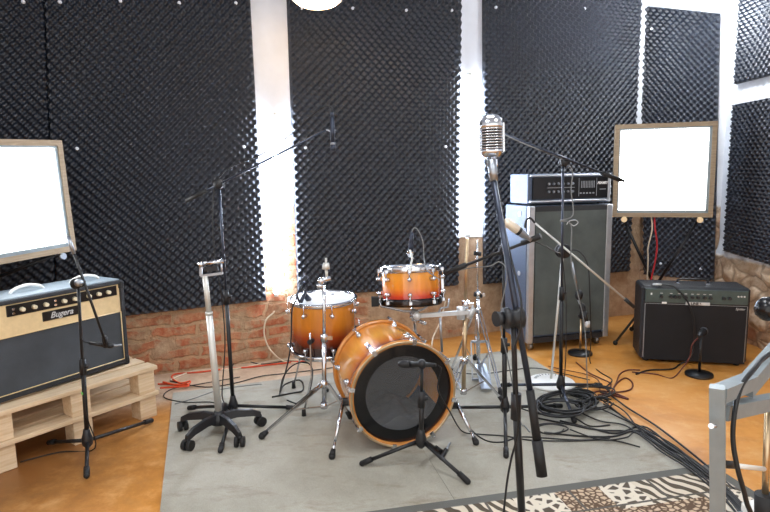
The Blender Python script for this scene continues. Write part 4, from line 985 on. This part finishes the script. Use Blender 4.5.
# chrome tripod stands
def chrome_stand(name, label, base, top, collar, feet, up_r=.009, lo_r=.013, cat='cymbal stand', mat='chrome', extra=None):
    base = Vector((base.x, base.y, .06)); t = Thing(name, label, cat, frameM((base.x, base.y, 0), 0))
    mid = base.lerp(top, .58)
    t.part('lower_tube', MB().cyl(base, mid, lo_r), M[mat]); t.part('upper_tube', MB().cyl(mid, top, up_r), M[mat])
    t.part('wing_clamp', MB().cyl(mid-Vector((0, 0, .02)), mid+Vector((0, 0, .022)), lo_r*1.5).bar(mid, mid+Vector((.045, -.01, .0)), .008, .022), M['chrome'])
    col_ = base.lerp(top, collar)
    t.part('leg_collar', MB().cyl(col_-Vector((0, 0, .018)), col_+Vector((0, 0, .018)), lo_r*1.6), M['chrome'])
    t.part('base_collar', MB().cyl(base-Vector((0, 0, .0)), base+Vector((0, 0, .03)), lo_r*1.5), M['chrome'])
    for f in feet:
        f = Vector((f.x, f.y, .022)); d = (f-col_); hd = Vector((d.x, d.y, 0)).normalized(); s = Vector((-hd.y, hd.x, 0))
        l = t.part('leg', MB().bar(col_+hd*.02+s*.011, f+s*.006, .004, .012).bar(col_+hd*.02-s*.011, f-s*.006, .004, .012), M['chrome'])
        t.part('brace', MB().bar(base+hd*.015+Vector((0, 0, .012)), col_.lerp(f, .52), .012, .004), M['chrome'], l)
        t.part('rubber_foot', MB().cyl(f-d.normalized()*.035, f, .011, .017).sphere(f-Vector((0, 0, .002)), .017), M['rubber'], l)
    return t
b = G(324, 421); b.y = 2.985; tp = D(324, 285, b.y)
t = chrome_stand('cymbal_stand', 'chrome tripod cymbal stand without cymbal before the floor tom', b, tp, .20, [G(262, 440), Vector((-.20, 2.96, 0)), Vector((-.37, 3.36, 0))])
t.part('tilter', MB().sphere(D(321, 281, b.y), .02).cyl(D(318, 281, b.y), D(331, 278, b.y), .013), M['chrome'])
t.part('cymbal_post', MB().cyl(D(327, 279, b.y), D(326, 268, b.y), .008).cyl(D(326, 269, b.y), D(326, 263, b.y), .022, .016).cyl(D(326, 264, b.y), D(326, 258, b.y), .006), M['silverpost'])
t.part('tilter_knob', MB().cyl(D(317, 286, b.y), D(323, 286, b.y), .012), M['chrome'])
b = Vector((.435, 3.16, 0)); tp = D(467, 238, 3.16)
t = chrome_stand('cymbal_stand', 'chrome cymbal stand with side clamp right of the bass drum', b, tp, .22, [G(503, 404), Vector((.32, 2.98, 0)), Vector((.36, 3.42, 0))], mat='brass')
mc_ = D(415, 316, 3.10); md = D(470, 312, 3.14)
t.part('accessory_clamp', MB().bar(mc_, md, .022, .022).cyl(D(461, 307, 3.15), D(461, 319, 3.15), .024).cyl(D(468, 318, 3.13), D(474, 308, 3.13), .014).sphere(D(417, 316, 3.09), .022), M['silverprint'], label='bright chrome side clamp')
t.part('short_arm', MB().tube([D(437, 315, 3.12), D(441, 308, 3.12), D(448, 307, 3.12), D(449, 299, 3.12)], .006, 8, smooth=False).cyl(D(440, 318, 3.12), D(442, 352, 3.13), .007), M['steel'])
b = Vector((.595, 3.60, 0)); tp = D(477, 240, 3.60)
t = chrome_stand('hi_hat_stand', 'chrome hi-hat stand without cymbals near the second white strip', b, tp, .46, [G(450, 376), G(501, 397), Vector((.62, 3.92, 0))], up_r=.007, lo_r=.011, cat='hi-hat stand')
t.part('top_clutch', MB().cyl(D(474, 253, 3.6), D(481, 254, 3.6), .014), M['black'])
t.part('height_clamp', MB().cyl(D(474, 294, 3.6), D(482, 296, 3.6), .015), M['black'])
pf = MB()
for x0 in (-.055, .055): pf.bar(Vector((b.x+x0, 3.50, .02)), Vector((b.x+x0, 3.58, .24)), .008, .014)
pf.bar(Vector((b.x-.055, 3.58, .24)), Vector((b.x+.055, 3.58, .24)), .012, .014).bar(Vector((b.x-.06, 3.50, .02)), Vector((b.x+.06, 3.50, .02)), .02, .01)
t.part('pedal_frame', pf, M['steel'])
t.part('foot_plate', MB().bar(Vector((b.x, 3.30, .03)), Vector((b.x, 3.55, .10)), .07, .008), M['steel'])
# drum pedal behind bass drum
t = Thing('drum_pedal', 'steel drum pedal tucked against the right of the bass drum', 'pedal', frameM((.17, 3.16, 0), 0))
t.part('base_plate', MB().box((.11, 3.20, .015), (.10, .20, .012)), M['steel']); t.part('foot_plate', MB().bar((.11, 3.28, .03), (.11, 3.12, .09), .07, .008), M['steel'])
t.part('beater_shaft', MB().cyl((.10, 3.16, .09), (.05, 3.14, .28), .004), M['chrome'])
# connector on floor near right of bass drum
t = Thing('cable_connector', 'small black and silver cable plug lying beside the bass drum', 'plug', frameM((G(446, 452).x, G(446, 452).y, 0), 0))
t.part('sleeve', MB().cyl(G(441, 458, .018), G(446, 450, .022), .011), M['plastic']); t.part('tip', MB().cyl(G(446, 450, .022), G(450, 443, .03), .005), M['steel'])

# ------------------------------------------------------------------ grey metal frame at right
t = Thing('metal_stand_frame', 'grey square tube metal frame at the right edge close to the camera', 'stand', frameM((.74, 1.22, 0), 0))
p0 = D(717, 392, 1.20); foot = Vector((p0.x, p0.y, 0))
pd = D(717.5, 512, 1.20)-p0; pf_ = p0+pd*(-p0.z/pd.z)
t.part('front_post', MB().bar(pf_, p0+Vector((0, 0, .012)), .030, .030, Vector((.55, .83, 0))), M['greypaint'])
p1 = D(750, 381, 1.34)
t.part('top_bar', MB().bar(p0+Vector((.004, .002, -.006)), p1, .034, .032), M['greypaint'])
t.part('sloping_bar', MB().bar(D(745, 388, 1.325), D(800, 325, 1.56), .034, .042), M['greypaint'])
q0 = D(722, 412, 1.235); q1 = D(800, 396, 1.52)
t.part('cross_bar', MB().bar(q0, q1, .03, .034), M['greypaint'])
t.part('bolt', MB().cyl(D(711, 426, 1.18), D(711, 426, 1.155), .006, n=8).cyl(D(709, 426, 1.17), D(716, 426, 1.17), .004, n=8), M['chrome'])
t.part('rear_post', MB().bar(Vector((q1.x, q1.y, 0)), q1, .03, .03, Vector((1, 0, 0))), M['greypaint'])
t.part('lower_rod', MB().cyl(D(722, 464, 1.24), D(764, 469, 1.40), .006), M['white'], label='white lower rod')
t.part('rod_end', MB().cyl(D(722, 464, 1.235), D(735, 465, 1.29), .009), M['rubber'])
t.part('brass_pole', MB().cyl(D(768, 400, 1.46), D(765, 500, 1.40), .008), M['brass'], label='brass coloured upright')
t.part('pole_socket', MB().cyl(D(764, 494, 1.40), D(764, 530, 1.40), .022), M['rubber'])
t.part('clamp_knob', MB().sphere(D(768, 309, 1.47), .033, n=9, m=6).cyl(D(768, 309, 1.47), D(800, 325, 1.56), .016), M['ringhead'], label='glossy black rounded object of unknown kind')  # rounded black shape of unknown kind, joined on by an invented rod
solo('power_cable', MB().tube([D(790, 340, 1.5), D(764, 358, 1.36), D(755, 368, 1.30), D(742, 385, 1.26), D(735, 410, 1.22), D(733, 440, 1.21), D(738, 470, 1.2), D(746, 500, 1.2), D(752, 540, 1.2), Vector((.80, 1.18, .1)), Vector((.82, 1.1, .02))], .0055, 8), M['cable'], 'thick black cable draped over the grey metal frame', 'cable')
# dark equipment and adapter low right
bag = G(752, 506, .2)
t = Thing('equipment_case', 'black rounded case on the floor behind the grey metal frame', 'case', frameM((1.02, 1.52, 0), .2))
cT2 = frameM((1.02, 1.50, 0), .25)
t.part('body', MB(cT2).box((0, 0, .14), (.30, .20, .28), bev=.04), M['rubber']); t.part('lid', MB(cT2).box((.03, 0, .29), (.2, .17, .016), bev=.005), M['plasterbrown'], label='grey lid')
ad = cT2 @ Matrix.Translation((.06, .03, .30))
t = Thing('power_adapter', 'small white plastic adapter lying behind the brass upright', 'adapter', ad)
t.part('body', MB(ad).box((0, 0, .02), (.06, .09, .035), bev=.008), M['white']); t.part('socket', MB(ad).box((-.01, -.046, .018), (.016, .004, .01)), M['darkpanel'])

# ------------------------------------------------------------------ cables
def floor_cable(label, px, mat='cable', r=.004, name='floor_cable', group=None, z=None):
    pts = []
    for q in px:
        zz = q[2] if len(q) > 2 else (z if z is not None else .007+r)
        pts.append(G(q[0], q[1], zz))
    return solo(name, MB().tube(pts, r, 6, sub=6), M[mat], label, 'cable', group)
# left wall cables
floor_cable('orange cable lying along the brick wall on the left', [(158, 384), (168, 384), (186, 385), (190, 381), (180, 383), (172, 378), (176, 374), (200, 372), (225, 369), (250, 367), (285, 363), (325, 359)], 'orangecable', .0055, z=.006)
floor_cable('second orange cable end lying by the pallet corner', [(160, 388), (175, 387), (188, 386), (186, 384), (176, 385), (163, 382)], 'orangecable', .006, z=.016)
floor_cable('white cable lying on the bare floor along the brick wall', [(170, 380), (190, 372), (210, 370), (240, 368), (280, 360), (305, 361), (335, 360)], 'whitecable', .005, z=.006)
floor_cable('dark cable lying on the pale floor before the brick wall', [(170, 381), (205, 387), (235, 383), (262, 376), (290, 373), (330, 368), (345, 366)], 'cable', .0035, z=.005)
floor_cable('black cable running along the wall foot left of the drums', [(232, 366), (240, 360), (262, 364), (288, 361), (310, 364)], 'cable', .0035, z=.005)
floor_cable('thin grey cable crossing the left carpet corner', [(262, 384), (235, 387), (215, 391), (195, 398), (175, 404)], 'greycable', .0028)
solo('wall_cable', MB().tube([onplane(274, 311, A, WN)+WN*.01, onplane(272, 312, A, WN)+WN*.04, D(266, 320, 3.96), D(264, 332, 3.95), D(267, 344, 3.94), D(273, 353, 3.93), G(283, 361, .01), G(296, 363, .006), G(310, 365, .006)], .006, 6), M['whitecable'], 'cream cable coming out of the wall and bending to the floor', 'cable')
solo('wall_cable', MB().tube([D(437, 366, 3.7), D(432, 352, 4.1), D(433, 338, 4.3), D(440, 322, 4.4), onplane(444, 300, A, WN)+WN*.03], .006, 6), M['whitecable'], 'cream cable rising on the wall right of the small drum', 'cable')
# coil of black cable
random.seed(3)
def coil(label, cx, cy, a, b, turns, r=.004, seed=1, zbase=.011, grp='coiled black cables'):
    rnd = random.Random(seed); pts = []; N = int(turns*12)
    for i in range(N):
        th = 2*PI*i/12; k = 1+.14*math.sin(i*.37+seed)+rnd.uniform(-.05, .05)
        pts.append(G(cx+a*k*math.cos(th)+rnd.uniform(-1, 1), cy+b*k*math.sin(th), zbase+.007*(i/12)+rnd.uniform(0, .004)))
    return solo('coiled_cable', MB().tube(pts, r, 6, sub=3), M['cable'], label, 'cable', grp)
coil('loosely coiled black cable lying by the legs of the middle boom stand', 566, 402, 27, 10, 8, seed=2, r=.0048)
coil('wide loose black cable coil spreading left of the middle boom stand', 560, 408, 24, 8, 5, seed=21, zbase=.03, r=.0048)
coil('black cable coil between the round base and the orange floor', 592, 392, 20, 6, 4, seed=33, zbase=.015)
coil('small coil of black cable just right of the middle boom stand', 578, 396, 15, 6, 5, seed=5, zbase=.03)
coil('black cable coil lying furthest right by the orange floor', 594, 403, 17, 6, 3, seed=8, zbase=.02)
coil('flat open loop of black cable left of the cable bundle', 550, 429, 16, 5, 2, seed=11, r=.0035)
def bundle(i, pts, r=.0042):
    rnd = random.Random(40+i)
    px = [(x+rnd.uniform(-1, 1), y+rnd.uniform(-.8, .8), .012+.004*(i % 3)) for x, y in pts]
    return floor_cable('black cable in the bundle running across the carpet to the right', px, 'cable', r, group='black cables in the bundle on the carpet')
ends = [(640, 430), (668, 448), (692, 464), (716, 484), (738, 508), (750, 530)]
starts = [[(560, 420), (590, 428), (615, 433)], [(575, 410), (600, 420), (622, 424)], [(590, 405), (612, 414), (625, 420)], [(545, 432), (580, 436), (612, 436)],
          [(585, 398), (606, 402), (625, 412)], [(600, 398), (615, 410), (630, 422)], [(536, 418), (570, 424), (600, 430)], [(604, 404), (622, 416), (634, 424)], [(570, 430), (600, 440), (625, 438)]]
for i, s in enumerate(starts):
    off = (i-4)*(.85 if i % 2 else -.85)
    bundle(i, s+[(x+off*1.2+(3 if i % 2 else -3)*(k == 1), y-off*1.0) for k, (x, y) in enumerate(ends)], .0048 if i % 3 == 0 else .004)
# wider loops
floor_cable('black cable sweeping round right of the coils on the carpet edge', [(600, 392), (610, 395), (628, 408), (655, 425), (684, 447), (706, 465), (735, 490)], 'cable', .005)
floor_cable('black cable running straight along the carpet behind the stands', [(447, 371), (480, 374), (530, 368), (556, 372), (590, 380)], 'cable', .0035)
floor_cable('thin black cable curving from the hi-hat stand to the coils', [(455, 398), (462, 412), (470, 428), (485, 440), (502, 442), (520, 437), (545, 438), (580, 440), (610, 438)], 'cable', .0035)
floor_cable('black cable from the front boom feet towards the coils', [(520, 408), (540, 414), (556, 412), (575, 418), (590, 426), (610, 425)], 'cable', .004)
floor_cable('dark brown cable looping on the orange floor before the black amplifier', [(640, 370), (628, 370), (620, 374), (616, 383), (612, 391), (617, 383), (625, 378), (632, 382), (631, 389), (618, 392), (600, 391), (590, 394)], 'browncable', .0045, z=.006)
floor_cable('brown cable end lying on the orange floor near the coils', [(603, 395), (612, 393), (622, 396), (628, 399), (620, 397), (606, 393)], 'browncable', .0055, z=.006)
floor_cable('brown cable passing under the small round based stand', [(576, 362), (588, 372), (600, 378), (611, 384), (606, 392), (598, 395)], 'browncable', .004, z=.006)
floor_cable('thin brown cable crossing the orange floor by the speaker cabinet', [(548, 366), (565, 370), (585, 374), (598, 380), (600, 390)], 'browncable', .003, z=.010)
lt = lT
solo('amplifier_cable', MB().tube([lt @ Vector((.12, .02, Hl+.008)), lt @ Vector((.17, .0, Hl+.010)), lt @ Vector((.21, -.015, Hl-.01)), lt @ Vector((.27, -.04, Hl-.08)), lt @ Vector((.315, -.05, Hl-.2)), lt @ Vector((.325, -.05, .14)), lt @ Vector((.30, -.06, .05)), G(680, 364, .006), G(672, 369, .006), G(650, 370, .006), G(636, 374, .006)], .0055, 8), M['cable'], 'black cable plugged in the top of the black amplifier and hanging down its front', 'cable')
solo('jack_plug', MB().cyl(lt @ Vector((.07, .03, Hl+.009)), lt @ Vector((.125, .02, Hl+.009)), .007), M['silverprint'], 'silver plug lying on top of the black amplifier', 'plug')

# ------------------------------------------------------------------ light, world, view
w = bpy.data.worlds.new('world'); SC.world = w; w.use_nodes = True
w.node_tree.nodes['Background'].inputs[0].default_value = (1.0, .98, .94, 1); w.node_tree.nodes['Background'].inputs[1].default_value = 1.0
vs_ = SC.view_settings; vs_.view_transform = 'Standard'; vs_.look = 'None'; vs_.exposure = 0.85; vs_.gamma = 1; vs_.use_curve_mapping = False
